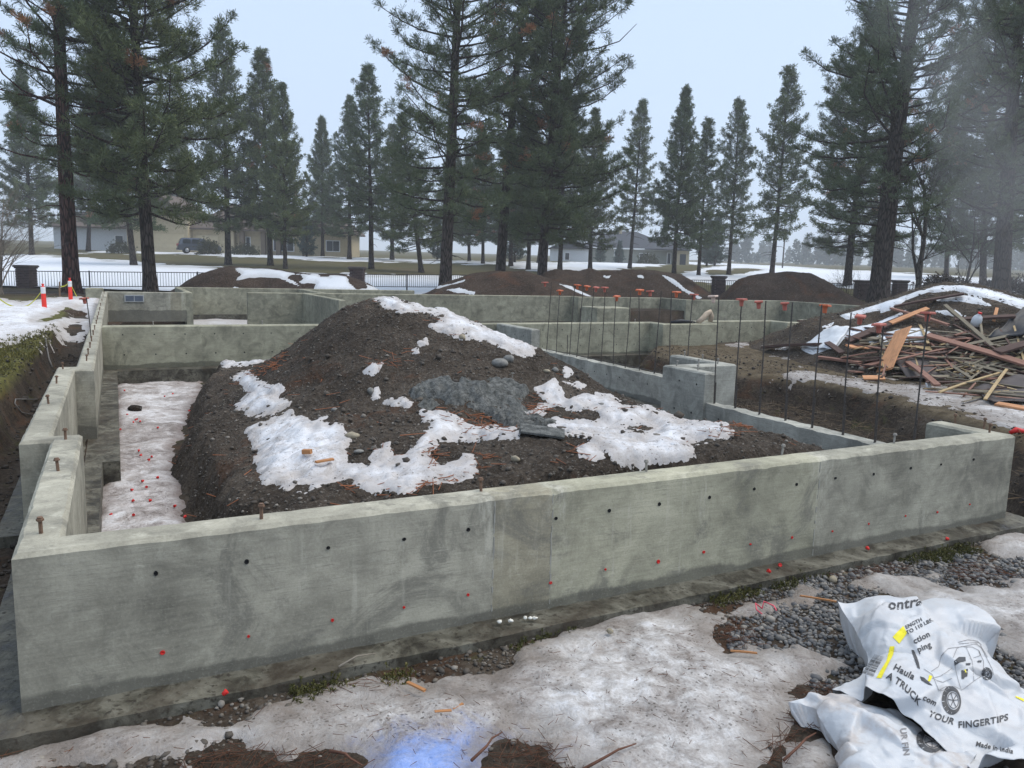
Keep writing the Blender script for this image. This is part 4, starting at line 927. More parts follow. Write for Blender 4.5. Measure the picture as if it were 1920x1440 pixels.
def pine(H, r0, cb, cr, seed, nbr=150, shape='tall', L=.30, w=.028, k=9, side=3.0, droop=.2, deadfrac=0.0, lean=0.0, low=0, tb=2.4):
    rr = random.Random(seed); tr = MB(); br = MB(); pts = []; rad = []; n = 16
    wob = [rr.gauss(0, .05*H/20) for _ in range(4)]
    def axis(h):
        t = h/H; return np.array([wob[0]*math.sin(t*5)+wob[1]*t, wob[2]*math.sin(t*4+1)+wob[3]*t, h])
    for i in range(n):
        h = H*.985*i/(n-1) if i else -.4
        pts.append(axis(h)); rad.append(max(.015, r0*(1-max(h, 0)/H)**.85)*(1.0 if i else 1.55) if i != 0 else r0*1.5)
    pts.insert(1, axis(.25)); rad.insert(1, r0*1.18); pts.insert(2, axis(.9)); rad.insert(2, r0*1.0)
    tr.tube(pts, rad, 12)
    C_, D_ = [], []; ga = rr.random()*6
    for i in range(nbr):
        f = (i+.5)/nbr; t = f**.9
        h = cb+(H*.985-cb)*t
        if shape == 'cone': prof = (1-t)**.9*min(1, .6+t*4)+.025
        elif shape == 'sparse': prof = (1-t)**.6*min(1, .5+t*3)*rr.choice([.6, .85, 1, 1.1])+.03
        else: prof = min(1, .7+t*2.5)*(1-t**2.6)**.75*rr.uniform(.6, 1.1)+.06
        Lb = cr*prof*rr.choice([rr.uniform(.45, .8), rr.uniform(.75, 1.05), rr.uniform(.9, 1.18)]); ga += 2.399+rr.gauss(0, .4)
        el = -.10+.85*t+rr.gauss(0, .2)
        a = axis(h); hd = np.array([math.cos(ga), math.sin(ga), 0])
        P_ = []
        for s in (0, .25, .5, .75, 1.0):
            z = math.sin(el)*Lb*s-droop*Lb*s*s*(1-t)+.36*Lb*s**3
            P_.append(a+hd*Lb*s*math.cos(el)+np.array([rr.gauss(0, .03)*Lb*s, rr.gauss(0, .03)*Lb*s, z]))
        rb = max(.012, min(.33*r0*(1-t)+.012, .02+.012*Lb))
        br.tube(P_, [rb, rb*.8, rb*.6, rb*.42, rb*.2], 4, False)
        if shape == 'tall' and rr.random() < .06: continue
        ns = max(2, int(Lb*side))
        for j in range(ns):
            s0 = .30 if shape == 'tall' else .2; s = s0+(1-s0)*(j+rr.random())/ns; s = min(s, .99); q = s*4; qi = min(3, int(q)); b = P_[qi]*(1-(q-qi))+P_[qi+1]*(q-qi)
            dr = P_[qi+1]-P_[qi]; dr /= np.linalg.norm(dr)+1e-9
            sd = np.cross(dr, [0, 0, 1]); sd /= np.linalg.norm(sd)+1e-9
            dd = dr*rr.uniform(.35, .9)+sd*rr.choice([-1, 1])*rr.uniform(.4, 1.0)+np.array([0, 0, rr.uniform(-.1, .8)]); dd /= np.linalg.norm(dd)
            l2 = rr.uniform(.22, .5)+.22*Lb*(1-s); e = b+dd*l2
            br.tube([b, e], [.012+.004*l2, .006], 3, False)
            m = max(1, int(round(tb*rr.uniform(.6, 1.3))))
            for q_ in range(m):
                u = 1-q_*rr.uniform(.22, .34)
                if u > .05: C_.append(b+dd*l2*u+np.array([rr.gauss(0, .05), rr.gauss(0, .05), rr.gauss(0, .05)])); D_.append(dd*.8+np.array([0, 0, .35]))
        C_.append(P_[-1]); D_.append(P_[-1]-P_[-2]+np.array([0, 0, .2]))
    for i in range(low):                  # dead stubs below the crown
        h = rr.uniform(cb*.45, cb); a = axis(h); g = rr.random()*6.28; l_ = rr.uniform(.4, 1.6)
        br.tube([a, a+np.array([math.cos(g)*l_*.6, math.sin(g)*l_*.6, -.05]), a+np.array([math.cos(g)*l_, math.sin(g)*l_, -.2*l_])], [.03, .018, .008], 4, False)
    C_ = np.array(C_); D_ = np.array(D_); D_ /= np.linalg.norm(D_, axis=1, keepdims=True)+1e-9
    dm = np.array([rr.random() < deadfrac for _ in range(len(C_))]) if deadfrac else np.zeros(len(C_), bool)
    if deadfrac:                          # dead needles come in clumps
        cc = C_[[rr.randrange(len(C_)) for _ in range(int(12+60*deadfrac))]]
        dm = (np.linalg.norm(C_[:, None]-cc[None], axis=2) < .42).any(1)
    V, F = tufts(C_[~dm], D_[~dm], L, w, k, seed)
    r = {'trunk': (tr.V, tr.F), 'branches': (br.V, br.F), 'needles': (V, F)}
    if dm.any(): r['dead'] = tufts(C_[dm], D_[dm], L*.9, w, k, seed+1)
    return r
def pine_meshes(key, bark='bark', needle='needle', **kw):
    g = pine(**kw); o = {}
    for nm, mt in (('trunk', bark), ('branches', bark), ('needles', needle), ('dead', 'needle_dead')):
        if nm in g:
            m = mesh(key+'_'+nm, *g[nm], smooth=(nm == 'trunk')); m.materials.append(M[mt]); o[nm] = m
    return o
PT = {}
PT['t1'] = pine_meshes('red_pine', 'bark_red', H=26, r0=.33, cb=5.0, cr=3.9, seed=5, nbr=130, shape='tall', side=3.2, deadfrac=.25, L=.30, w=.013, k=24, low=8, tb=2.6)
PT['t2'] = pine_meshes('full_pine', H=24, r0=.28, cb=3.3, cr=4.4, seed=8, nbr=300, shape='tall', side=3.6, L=.30, w=.013, k=24, tb=3.0, deadfrac=.05)
PT['c9'] = pine_meshes('open_pine', H=27, r0=.33, cb=3.6, cr=4.4, seed=13, nbr=205, shape='tall', side=3.3, L=.30, w=.013, k=24, low=8, deadfrac=.05, tb=2.8)
PT['c10'] = pine_meshes('leaning_pine', H=27, r0=.33, cb=6.0, cr=3.5, seed=17, nbr=160, shape='tall', side=3.3, L=.32, w=.015, k=22, low=8, deadfrac=.08, tb=2.8)
PT['c11'] = pine_meshes('dense_pine', H=26, r0=.30, cb=2.9, cr=4.2, seed=23, nbr=310, shape='tall', side=3.4, L=.32, w=.016, k=22, deadfrac=.04, tb=3.0)
PT['cone'] = pine_meshes('cone_pine', H=20, r0=.27, cb=3.2, cr=4.3, seed=29, nbr=230, shape='cone', side=3.6, L=.34, w=.026, k=15, tb=2.6)
PT['cone2'] = pine_meshes('cone_pine_b', H=18, r0=.24, cb=3.0, cr=4.1, seed=31, nbr=200, shape='cone', side=3.6, L=.34, w=.026, k=15, deadfrac=.05, tb=2.6)
PT['sparse'] = pine_meshes('sparse_pine', H=18, r0=.22, cb=4.0, cr=2.9, seed=37, nbr=150, shape='sparse', side=3.4, L=.33, w=.026, k=14, low=5, tb=2.6)
PT['sparse2'] = pine_meshes('sparse_pine_b', H=18, r0=.22, cb=3.2, cr=3.4, seed=41, nbr=160, shape='sparse', side=3.4, L=.33, w=.026, k=14, low=5, tb=2.6)
PT['c20'] = pine_meshes('massive_pine', H=27, r0=.52, cb=3.8, cr=4.6, seed=53, nbr=210, shape='tall', side=3.3, L=.30, w=.013, k=24, low=16, tb=2.8, deadfrac=.02)
PT['cone3'] = pine_meshes('broad_cone_pine', H=18, r0=.25, cb=2.6, cr=4.0, seed=59, nbr=170, shape='cone', side=3.4, L=.34, w=.026, k=15, tb=2.4)
PT['spruce'] = pine_meshes('spruce', needle='needle_b', H=6, r0=.12, cb=.25, cr=1.5, seed=43, nbr=130, shape='cone', side=6, L=.2, w=.03, k=9, droop=.1)
TREE_N = 0
def g1(x, y): return float(G(np.array([x]), np.array([y]), False)[0])
def place(kind, u, v, D, top=None, H=None, label='', rz=0.0, scale=None, grp='pines behind the building site', bark=None, lean=None, wide=1.0, cat='tree', name='pine_tree'):
    """trunk foot at photo point (u,v), D metres ahead; 'top' is where its tip shows"""
    b = atd(u, v, D); b[2] = g1(b[0], b[1]) if D > 40 else min(b[2], g1(b[0], b[1]))
    Hm = {'t1': 26, 't2': 24, 'c9': 27, 'c20': 27, 'cone3': 18, 'c10': 27, 'c11': 26, 'cone': 20, 'cone2': 18, 'sparse': 18, 'sparse2': 18, 'spruce': 6}[kind]
    if top is not None:
        tp = atd(top[0], top[1], D); hh = tp[2]-b[2]; s = hh/Hm
        ax = np.array([tp[0]-b[0], tp[1]-b[1], hh]); ax /= np.linalg.norm(ax)
    else:
        s = (H or Hm)/Hm; ax = np.array([0, 0, 1.])
        if lean is not None:
            tp = atd(lean[0], lean[1], D); ax = tp-b; ax /= np.linalg.norm(ax)
    o = thing(name, label, cat, b, 0, grp)
    q = Vector((0, 0, 1)).rotation_difference(Vector(ax)); o.rotation_mode = 'QUATERNION'; o.rotation_quaternion = q @ Matrix.Rotation(rz, 4, 'Z').to_quaternion()
    o.scale = (s*wide, s*wide, s)
    for nm, me in PT[kind].items():
        c = obj({'needles': 'crown', 'dead': 'dead_needles', 'trunk': 'trunk', 'branches': 'branches'}[nm], me, None, None, o)
    return o
place('t1', 136, 548, 33, lean=(113, 0), label='tall pine with reddish trunk and orange dead tufts near the left edge', rz=.4)
place('t2', 285, 545, 33, lean=(250, 0), label='full dark pine with bare lower trunk right of the reddish trunk', rz=1.2)
place('c9', 833, 536, 41, lean=(858, 0), label='tall open pine with grey trunk left in the middle group', rz=2.1)
place('c10', 938, 508, 48, lean=(982, 0), label='dark leaning pine trunk in the centre of the middle group', rz=.3)
place('c11', 1016, 511, 46, lean=(1058, 0), label='dense dark pine at the right of the middle group', rz=1.9)
place('c11', 1590, 516, 60, top=(1650, 10), label='thick dark pine with a cut-off looking base left of the big leaning trunk', rz=2.9, wide=1.25)
place('c20', 1652, 545, 40, lean=(1715, 0), label='big pine with massive trunk leaning right at the right side', rz=4.0)
place('c20', 1880, 520, 46, lean=(1918, 0), label='tall pine at the right edge of the picture', rz=5.6, wide=.95)
place('cone3', 428, 494, 65, top=(415, 50), label='tall pointed pine above the grey car', rz=.5)
place('cone2', 506, 491, 66, top=(492, 95), label='pointed pine in front of the cream house, left of a close pair', rz=1.5)
place('cone3', 535, 501, 60, top=(530, 158), label='shorter pine, right one of the close pair before the cream house', rz=3.3, wide=.85)
place('cone', 605, 478, 92, top=(603, 220), label='small distant pine in the gap between the cream house pines and the next', rz=2.2)
place('sparse', 695, 504, 65, top=(690, 125), label='slender pine with open top left of the middle group', rz=.9, wide=1.15)
place('cone3', 655, 488, 84, top=(656, 182), label='pine half hidden behind the slender open-topped pine', rz=4.4)
place('cone3', 790, 506, 62, top=(752, 212), label='low green pine just left of the tall open grey-trunked pine', rz=5.0, wide=1.2)
place('cone', 250, 480, 58, top=(205, 40), label='pine standing behind the full dark pine on the left', rz=5.9)
place('cone2', 905, 495, 85, top=(905, 240), label='background pine between the two leftmost trunks of the middle group', rz=.2)
place('cone2', 990, 492, 75, top=(1000, 210), label='background pine between the leaning trunk and the dense dark pine', rz=1.0, wide=1.1)
place('cone3', 1107, 492, 72, top=(1118, 205), label='pine half hidden behind the right side of the middle group', rz=2.0)
place('cone', 1050, 490, 70, top=(1062, 150), label='pine directly behind the dense dark pine', rz=3.0)
place('cone2', 845, 485, 100, top=(850, 265), label='far pine seen behind the tall open pine', rz=4.0, wide=1.2)
place('cone3', 958, 492, 82, top=(962, 250), label='low green background pine behind the leaning trunk', rz=2.5, wide=1.25)
place('cone', 880, 492, 92, top=(878, 290), label='far background pine right of the tall grey-trunked pine', rz=.6, wide=1.2)
place('cone3', 735, 490, 88, top=(738, 235), label='background pine right of the slender open-topped pine', rz=3.6, wide=1.2)
place('cone3', 1010, 490, 95, top=(1030, 260), label='far pine low behind the dense dark pine', rz=5.1, wide=1.2)
place('sparse', 1180, 494, 85, top=(1206, 190), label='thin leaning pine standing before the grey house', rz=.7)
place('cone', 1264, 501, 72, top=(1287, 165), label='thick bushy pine right of the grey house', rz=5.3, wide=.95)
place('sparse2', 1311, 501, 74, top=(1330, 225), label='short thin pine right beside the bushy pine', rz=1.7)
place('sparse2', 1367, 498, 80, top=(1388, 190), label='thin pine second from the right in the middle row', rz=2.6)
place('sparse2', 1447, 500, 74, top=(1481, 130), label='tallest open pine at the right end of the middle row', rz=3.9)
place('cone3', 1775, 512, 80, top=(1785, 210), label='hazy pine left of the right-edge trunk', rz=.1)
place('c11', 1845, 522, 60, top=(1868, -40), label='dark hazy pine just left of the right-edge trunk', rz=2.4)
place('cone', 1935, 520, 70, top=(1945, 80), label='hazy pine cut by the right picture edge', rz=1.1)
place('cone', 60, 480, 75, top=(40, 130), label='pine behind the reddish trunk at the left edge', rz=3.0)
place('cone2', 330, 474, 105, top=(335, 215), label='distant pine above the garage of the cream house', rz=2.0)
place('cone2', 165, 474, 90, top=(172, 160), label='distant pine between the two big left trunks', rz=.9)
for u, v, D, hgt, lb in [(575, 478, 86, 4.6, 'small blue spruce before the cream house'), (1160, 497, 118, 3.2, 'rounded small spruce before the grey house wall'), (1340, 497, 112, 7, 'dark spruce right of the grey house'), (1325, 497, 125, 8, 'spruce between the thin pines right of the grey house'), (965, 493, 90, 6, 'dark spruce low in the middle group'), (820, 489, 95, 5, 'low spruce behind the tall grey-trunked pine'), (1125, 497, 120, 3.4, 'second rounded small spruce at the left end of the grey house')]:
    place('spruce', u, v, D, H=hgt, label=lb, rz=u*.1, wide=1.25 if hgt < 4 else 1.0, name='spruce', grp='small spruces by the houses')

# bare deciduous trees and shrubs
def bare(seed, L0, r0, depth_, spread=.55, multi=1, upb=.35, nb=(2, 3)):
    rr = random.Random(seed); m = MB()
    def go(p, d, L, r, lev):
        n = 3; pts = [p]; rad = [r]
        for i in range(n):
            d = d+np.array([rr.gauss(0, .10), rr.gauss(0, .10), rr.gauss(0, .06)+.03]); d /= np.linalg.norm(d)
            p = p+d*L/n; pts.append(p); rad.append(r*(1-.35*(i+1)/n))
        m.tube(pts, rad, 6 if lev > depth_-2 else 3, False)
        if lev > 0:
            for _ in range(rr.randint(*nb)+(1 if lev > 2 else 0)):
                i = rr.randint(1, n); dd = d*.7+np.array([rr.gauss(0, spread), rr.gauss(0, spread), rr.gauss(upb*.5, .25)]); dd /= np.linalg.norm(dd)
                go(pts[i], dd, L*rr.uniform(.6, .8), rad[i]*.6, lev-1)
            go(p, d, L*.72, rad[-1]*.85, lev-1)
    for _ in range(multi):
        d = np.array([rr.gauss(0, .45 if multi > 1 else .04), rr.gauss(0, .45 if multi > 1 else .04), 1.]); d /= np.linalg.norm(d)
        go(np.array([rr.gauss(0, .08*(multi > 1)), rr.gauss(0, .08*(multi > 1)), -.2]), d, L0, r0, depth_)
    return m
def bare_tree(u, v, D, m, label, name='bare_tree', mat='bark', cat='tree', part=('trunk', 'twigs')):
    b = atd(u, v, D); b[2] = min(b[2], g1(b[0], b[1])) if D < 40 else g1(b[0], b[1])
    o = thing(name, label, cat, b, 0, None); m.build(part[1], M[mat], o, False)
    return o
M['twig'] = plain('grey_twigs', (.17, .145, .12), .9, .3, 2)
bt = bare_tree(1722, 548, 42, bare(3, 3.6, .17, 6, .42, 1, .55, (1, 3)), 'bare leafless tree right of the massive leaning trunk', mat='bark_gray')
bare_tree(1800, 540, 46, bare(6, 2.4, .1, 5, .5, 1, .5), 'smaller bare tree in front of the hazy conifers on the right')
bare_tree(2, 556, 27, bare(9, 1.6, .055, 5, .6, 3, .5, (1, 3)), 'bare grey multi-stemmed shrub at the left edge', 'bare_shrub', 'twig', 'shrub', ('stem', 'stems'))
bare_tree(-45, 556, 29, bare(10, 1.7, .055, 4, .6, 4, .5, (2, 3)), 'bare grey shrub cut by the left picture edge', 'bare_shrub', 'twig', 'shrub', ('stem', 'stems'))
bare_tree(1596, 555, 42, bare(12, .9, .03, 4, .6, 3, .5), 'thin bare sapling by the dark pine at the right', 'bare_shrub', 'bark', 'shrub')
def bush(u, v, D, w_, h_, n, label, col, seed):
    r_ = np.random.default_rng(seed); b = atd(u, v, D); b[2] = g1(b[0], b[1]); d = r_.standard_normal((n, 3)); d /= np.linalg.norm(d, axis=1, keepdims=True)
    d[:, 2] = np.abs(d[:, 2]); c = d*np.array([w_/2, w_/2, h_])*r_.uniform(.35, 1, (n, 1))**.5*(1+.15*r_.standard_normal((n, 1)))
    V, F = tufts(c, d, .22, .03, 7, seed); o = thing('bush', label, 'bush', b, 0, 'bushes by houses and hedges')
    obj('foliage', V, F, col, o)
    m = MB()
    for i in range(8): m.tube([(0, 0, -.1), c[i]*.5, c[i]*.9], [.03, .02, .008], 4, False)
    m.build('stems', M['bark'], o)
M['hedge'] = m_needle('brown_hedge', (.075, .058, .046)); M['bushg'] = m_needle('bush_green', (.06, .062, .03))
bush(1770, 535, 50, 3.4, 1.2, 700, 'brown clipped hedge left of the dark hazy pine', M['hedge'], 1)
bush(1895, 535, 48, 4.2, 1.3, 900, 'brown clipped hedge at the right picture edge', M['hedge'], 2)
bush(392, 473, 88, 2.6, 1.7, 500, 'dark rounded shrub right behind the grey car', M['bushg'], 3)
bush(1213, 499, 116, 3.2, 1.5, 500, 'leafy bush under the grey house window', M['bushg'], 4)
bush(225, 472, 88, 2.6, 1.3, 400, 'yellowish green bush left of the cream garage', M['bushg'], 5)
bush(460, 476, 88, 3.0, 1.2, 400, 'low shrub in front of the cream house entrance', M['bushg'], 6)

# far wood on the right horizon: one hazy mass
rr = random.Random(21); Cn, Dn = [], []
tm = MB()
for i in range(90):
    u = rr.uniform(1240, 2050); D = rr.uniform(300, 420); p = atd(u, 500, D); z = g1(p[0], p[1]); hh = rr.uniform(5, 13)*rr.choice([.7, 1, 1])
    tm.tube([(p[0], p[1], z-.5), (p[0], p[1], z+hh)], [.3, .05], 4, False)
    for j in range(int(26*hh/8)):
        t = (j+rr.random())/(26*hh/8); r_ = (1-t)*hh*.2+.15; a = rr.random()*6.28
        Cn.append((p[0]+math.cos(a)*r_*rr.random(), p[1]+math.sin(a)*r_*rr.random(), z+.5+t*(hh-.5))); Dn.append((math.cos(a), math.sin(a), .2))
V, F = tufts(np.array(Cn), np.array(Dn), 1.5, .5, 9, 3); V = np.concatenate([V, np.array(tm.V)]) if False else V
tag(obj('distant_wood', V, F, M['needle_b']), 'hazy line of far conifers on the right horizon', 'wood', kind='stuff')

# ================================================================ iron fence and brick pillars
M['iron'] = plain('dark_iron', (.03, .03, .035), .5, .2, 8, .3)
k = NT('pillar_brick'); P = k.objc(); bt_ = k.noise(P, 9, 5); isl = k.n('ShaderNodeNewGeometry').outputs['Random Per Island']
k.col(k.mix(bt_, k.ramp(isl, [(0, (.075, .045, .042)), (.5, (.12, .075, .068)), (1, (.16, .11, .10))]), (.05, .04, .04))); k.rough(.9); M['brick'] = k.m
M['mortar'] = plain('mortar', (.16, .145, .135), .95, .15, 10); M['capstone'] = plain('pillar_cap', (.09, .075, .07), .85, .2, 10)
brick_mesh = MB().box((-.095, -.05, -.03), (.095, .05, .03)).mesh('brick', M['brick'])
def pillar(u, vt, vb, D, label, wd=.62):
    t = atd(u, vt, D); b = atd(u, vb, D); h = t[2]-b[2]
    o = thing('brick_pillar', label, 'pillar', (b[0], b[1], b[2]-.25), -YAW, 'brick pillars along the iron fence'); h += .25
    s = wd/2; MB().box((-s+.02, -s+.02, 0), (s-.02, s-.02, h-.16)).build('core', M['mortar'], o)
    n = int((h-.16)/.075); bs = MB(); rr = random.Random(int(u))
    for r_ in range(n):
        z = .02+r_*.075; off = .0 if r_ % 2 else .1
        for f in range(4):
            c, s_ = math.cos(f*math.pi/2), math.sin(f*math.pi/2)
            x = -s+(.1 if r_ % 2 else .0)
            while x < s-.04:
                x1 = min(x+.19, s); pr = rr.uniform(.0, .01); Q = [(x, -s-pr), (x1, -s-pr), (x1, -s+.05), (x, -s+.05)]
                Q = [(a*c-b_*s_, a*s_+b_*c) for a, b_ in Q]
                bs.add([(a, b_, z) for a, b_ in Q]+[(a, b_, z+.063) for a, b_ in Q], [(0, 1, 5, 4), (4, 5, 6, 7), (0, 3, 2, 1), (1, 2, 6, 5), (3, 0, 4, 7)]); x = x1+.012
    tag(bs.build('brick_courses', M['brick'], o), kind='stuff')
    MB().box((-s-.03, -s-.03, h-.16), (s+.03, s+.03, h-.1)).build('corbel', M['brick'], o)
    MB().prism([(-s-.07, -s-.07), (s+.07, -s-.07), (s+.07, s+.07), (-s-.07, s+.07)], h-.1, h, .03).build('cap', M['capstone'], o)
pillar(52, 497, 557, 35.5, 'leftmost brick pillar behind the red posts'); pillar(670, 500, 535, 37.5, 'brick pillar showing above the snow-covered dirt pile')
pillar(1345, 517, 562, 43, 'brick pillar between the two bare dirt piles'); pillar(1613, 525, 563, 45, 'brick pillar left of the massive leaning trunk'); pillar(1684, 525, 567, 44, 'brick pillar right of the massive leaning trunk')
picket_mesh = MB().box((-.008, -.008, 0), (.008, .008, 1.0)).mesh('picket', M['iron'])
NPK = 0
def fence(u0, vt0, vb0, D0, u1, vt1, vb1, D1, label, gap=.115, posts=2.4):
    global NPK
    t0, b0, t1, b1 = atd(u0, vt0, D0), atd(u0, vb0, D0), atd(u1, vt1, D1), atd(u1, vb1, D1)
    o = thing('iron_fence', label, 'fence', b0, 0, 'iron fence sections along the golf course')
    ln = math.hypot(b1[0]-b0[0], b1[1]-b0[1]); n = int(ln/gap); ang = math.atan2(b1[1]-b0[1], b1[0]-b0[0])
    for f in (0.0, .9):
        pts = [(b0*(1-f)+t0*f if f == 0 else t0)-b0, (b1 if f == 0 else t1)-b0]
        if f == 0: pts = [p+np.array([0, 0, .07]) for p in pts]
        MB().tube(pts, .019, 4).build('rail', M['iron'], o)
    for i in range(n):
        q = i/n; b = b0*(1-q)+b1*q-b0; h = (t0[2]-b0[2])*(1-q)+(t1[2]-b1[2])*q
        pk = obj('picket', picket_mesh, None, None, o, loc=(b[0], b[1], b[2]+.05)); pk.scale = (1, 1, h-.05); pk.rotation_euler = (0, 0, ang); NPK += 1
    for i in range(int(ln/posts)+1):
        q = min(1, i*posts/ln); b = b0*(1-q)+b1*q-b0; h = (t0[2]-b0[2])*(1-q)+(t1[2]-b1[2])*q
        MB().box((b[0]-.03, b[1]-.03, b[2]-.3), (b[0]+.03, b[1]+.03, b[2]+h+.05)).build('post', M['iron'], o)
fence(-25, 508, 540, 36, 42, 508.5, 540, 36, 'short iron fence section left of the leftmost pillar')
fence(64, 508.5, 540, 36, 660, 514, 540, 38.5, 'long iron fence section behind the two big left trunks', .125)
fence(682, 514.5, 540, 39, 905, 516, 541, 43, 'iron fence section behind the low bare dirt pile')
fence(1180, 523.5, 548, 45.5, 1335, 525.5, 550, 45, 'iron fence section left of the pillar between the dirt piles')
fence(1356, 526, 550, 45, 1420, 527, 551, 45.5, 'iron fence section right of the pillar between the dirt piles')
fence(1540, 531, 553, 47, 1604, 532.5, 554, 47, 'iron fence section left of the gate pillars', .14)
fence(1623, 533, 556, 47, 1674, 533.5, 557, 46.5, 'iron fence section between the two right pillars', .14)
fence(1695, 534, 558, 46, 1760, 536, 560, 46, 'iron fence section right of the gate pillars', .14)
# low dry-stone planter edge in front of the fence
def lowwall(u0, v0, u1, v1, D0, D1, h, label, mat):
    a, b = atd(u0, v0, D0), atd(u1, v1, D1); d = b-a; L_ = math.hypot(d[0], d[1]); o = thing('garden_wall', label, 'low wall', a, math.atan2(d[1], d[0]))
    MB().box((0, .02, -.3), (L_, .28, h-.03)).build('core', M['mortar'], o); rr = random.Random(3); z = -.1; sm = MB()
    while z < h:
        x = 0; dz = rr.uniform(.05, .09)
        while x < L_:
            dx = rr.uniform(.2, .55); sm.box((x, rr.uniform(-.04, .01), z), (min(x+dx-.012, L_), .3, min(z+dz-.01, h))); x += dx
        z += dz
    tag(sm.build('stone_courses', mat, o), kind='stuff')
M['slate'] = m_stone('wall_stones', [(.045, .035, .032), (.075, .058, .052), (.05, .042, .04), (.09, .07, .062)], 14)
lowwall(-60, 562, 180, 559, 31, 31.5, .32, 'dark dry-stone garden wall behind the red posts', M['slate'])
cb_ = thing('concrete_block', 'lone concrete block at the far end of the left wall', 'block', atd(178, 557, 27.5)); 
MB().prism([(-.28, -.2), (.24, -.2), (.28, .2), (-.22, .2)], -.3, .32, .03).build('body', M['conc_b'], cb_)

# ================================================================ houses and car
M['cream'] = plain('cream_stucco', (.46, .39, .26), .9, .1, 3); M['cream_d'] = plain('garage_door_cream', (.50, .43, .29), .7, .06, 3); M['white_t'] = plain('white_trim', (.72, .73, .73), .7, .08)
M['sage'] = plain('grey_green_siding', (.25, .26, .22), .9, .1, 2); M['roof_g'] = plain('grey_shingles', (.055, .06, .072), .95, .25, 3, bump=.5); M['roof_b'] = plain('brown_shingles', (.12, .095, .08), .95, .2, 3, bump=.5)
M['glass'] = plain('dark_window', (.03, .035, .04), .08, .2, 3); M['stone_c'] = m_stone('stone_veneer', [(.2, .14, .09), (.3, .23, .15), (.16, .12, .09), (.35, .28, .2)], 5); M['white_s'] = plain('white_siding', (.6, .62, .64), .8, .08)
def hframe(u, v, D):
    p = atd(u, v, D); return p
class House:
    def __init__(s, label, u0, D, z, name='house'):
        p = atd(u0, 480, D); s.D = D; s.k = D/FPX; s.u0 = u0; s.root = thing(name, label, 'house', (p[0], p[1], z), -YAW)
    def X(s, u): return (u-s.u0)*s.k
    def box(s, name, mat, u0, u1, z0, z1, y0=0, y1=6, parent=None): return MB().box((s.X(u0), y0, z0), (s.X(u1), y1, z1)).build(name, M[mat], parent or s.root)
    def hip(s, name, mat, u0, u1, z0, zr, y0, y1, inset, parent=None, th=.18):
        a, b = s.X(u0), s.X(u1); yc = (y0+y1)/2
        V = [(a, y0, z0), (b, y0, z0), (b, y1, z0), (a, y1, z0), (a+inset, yc, zr), (b-inset, yc, zr)]
        V += [(x, y, z-th) for x, y, z in V[:4]]
        F = [(0, 1, 5, 4), (1, 2, 5), (2, 3, 4, 5), (3, 0, 4), (6, 9, 8, 7), (0, 6, 7, 1), (1, 7, 8, 2), (2, 8, 9, 3), (3, 9, 6, 0)]
        return obj(name, V, F, M[mat], parent or s.root)
    def gable(s, name, mat, u0, u1, z0, zr, y0, y1):
        a, b = s.X(u0), s.X(u1); c = (a+b)/2
        return obj(name, [(a, y0, z0), (b, y0, z0), (c, y0, zr), (a, y1, z0), (b, y1, z0), (c, y1, zr)], [(0, 1, 2), (3, 5, 4), (0, 2, 5, 3), (1, 4, 5, 2), (0, 3, 4, 1)], M[mat], s.root)
    def window(s, u0, u1, z0, z1, y=0, mull=1):
        f = MB().box((s.X(u0), y-.06, z0), (s.X(u1), y+.02, z1)).build('window', M['white_t'], s.root)
        a, b = s.X(u0)+.1, s.X(u1)-.1; w_ = (b-a)/mull
        for i in range(mull): MB().box((a+i*w_+.03, y-.075, z0+.1), (a+(i+1)*w_-.03, y-.05, z1-.1)).build('pane', M['glass'], f)
hz = 2.35
H1 = House('cream stucco house with garage doors behind the left pines', 190, 96, hz)
H1.box('wall', 'white_s', 90, 238, -.5, 2.9, 1.5, 9); H1.box('wall', 'cream', 239, 352, -.5, 4.4, 0, 8); H1.box('wall', 'cream', 353, 430, -.5, 3.0, 1.2, 9); H1.box('wall', 'cream', 431, 562, -.5, 3.1, 2.0, 9); H1.box('wall', 'cream', 563, 645, -.5, 3.0, .4, 8)
H1.hip('roof', 'roof_b', 80, 248, 2.95, 5.0, .8, 9.5, 3); H1.gable('roof', 'roof_b', 233, 358, 4.45, 7.2, -.6, 8.6); H1.hip('roof', 'roof_b', 345, 580, 3.15, 6.4, .5, 10, 4); H1.hip('roof', 'roof_b', 555, 655, 3.08, 5.6, -.4, 8.6, 2.6)
for a, b in ((277, 344), (360, 402)):
    d = H1.box('garage_door', 'cream_d', a, b, -.1, 2.3, -.08 if a < 300 else 1.1, -.02 if a < 300 else 1.18)
    for i in range(4): MB().box((H1.X(a)+.1, (-.10 if a < 300 else 1.08), .05+i*.56), (H1.X(b)-.1, (-.079 if a < 300 else 1.101), .05+i*.56+.5)).build('door_panel', M['cream_d'], d)
H1.window(205, 222, .8, 2.0, 1.5, 1); H1.window(448, 458, .3, 2.3, 2.0, 1); H1.window(500, 540, .6, 2.3, 2.0, 3); H1.window(605, 632, .7, 2.1, .4, 2)
for u in (441, 481, 509): H1.box('stone_column', 'stone_c', u, u+8, -.4, 2.9, 1.1, 1.6)
H1.box('stone_wall', 'stone_c', 562, 566, -.3, 3.0, .2, .42)
H2 = House('grey green single-storey house with dark hip roof beyond the long dirt pile', 1090, 138, 3.0)
H2.box('wall', 'sage', 1090, 1262, -.6, 2.6, 0, 12); H2.box('wall', 'cream', 1263, 1287, -.6, 2.7, -1.0, 9)
H2.hip('roof', 'roof_g', 1082, 1272, 2.75, 6.0, -.7, 13, 7); H2.hip('roof', 'roof_g', 1205, 1290, 2.78, 5.1, -1.6, 9.6, 3.2)
H2.box('chimney', 'cream', 1165, 1170, 4.5, 6.7, 5, 6)
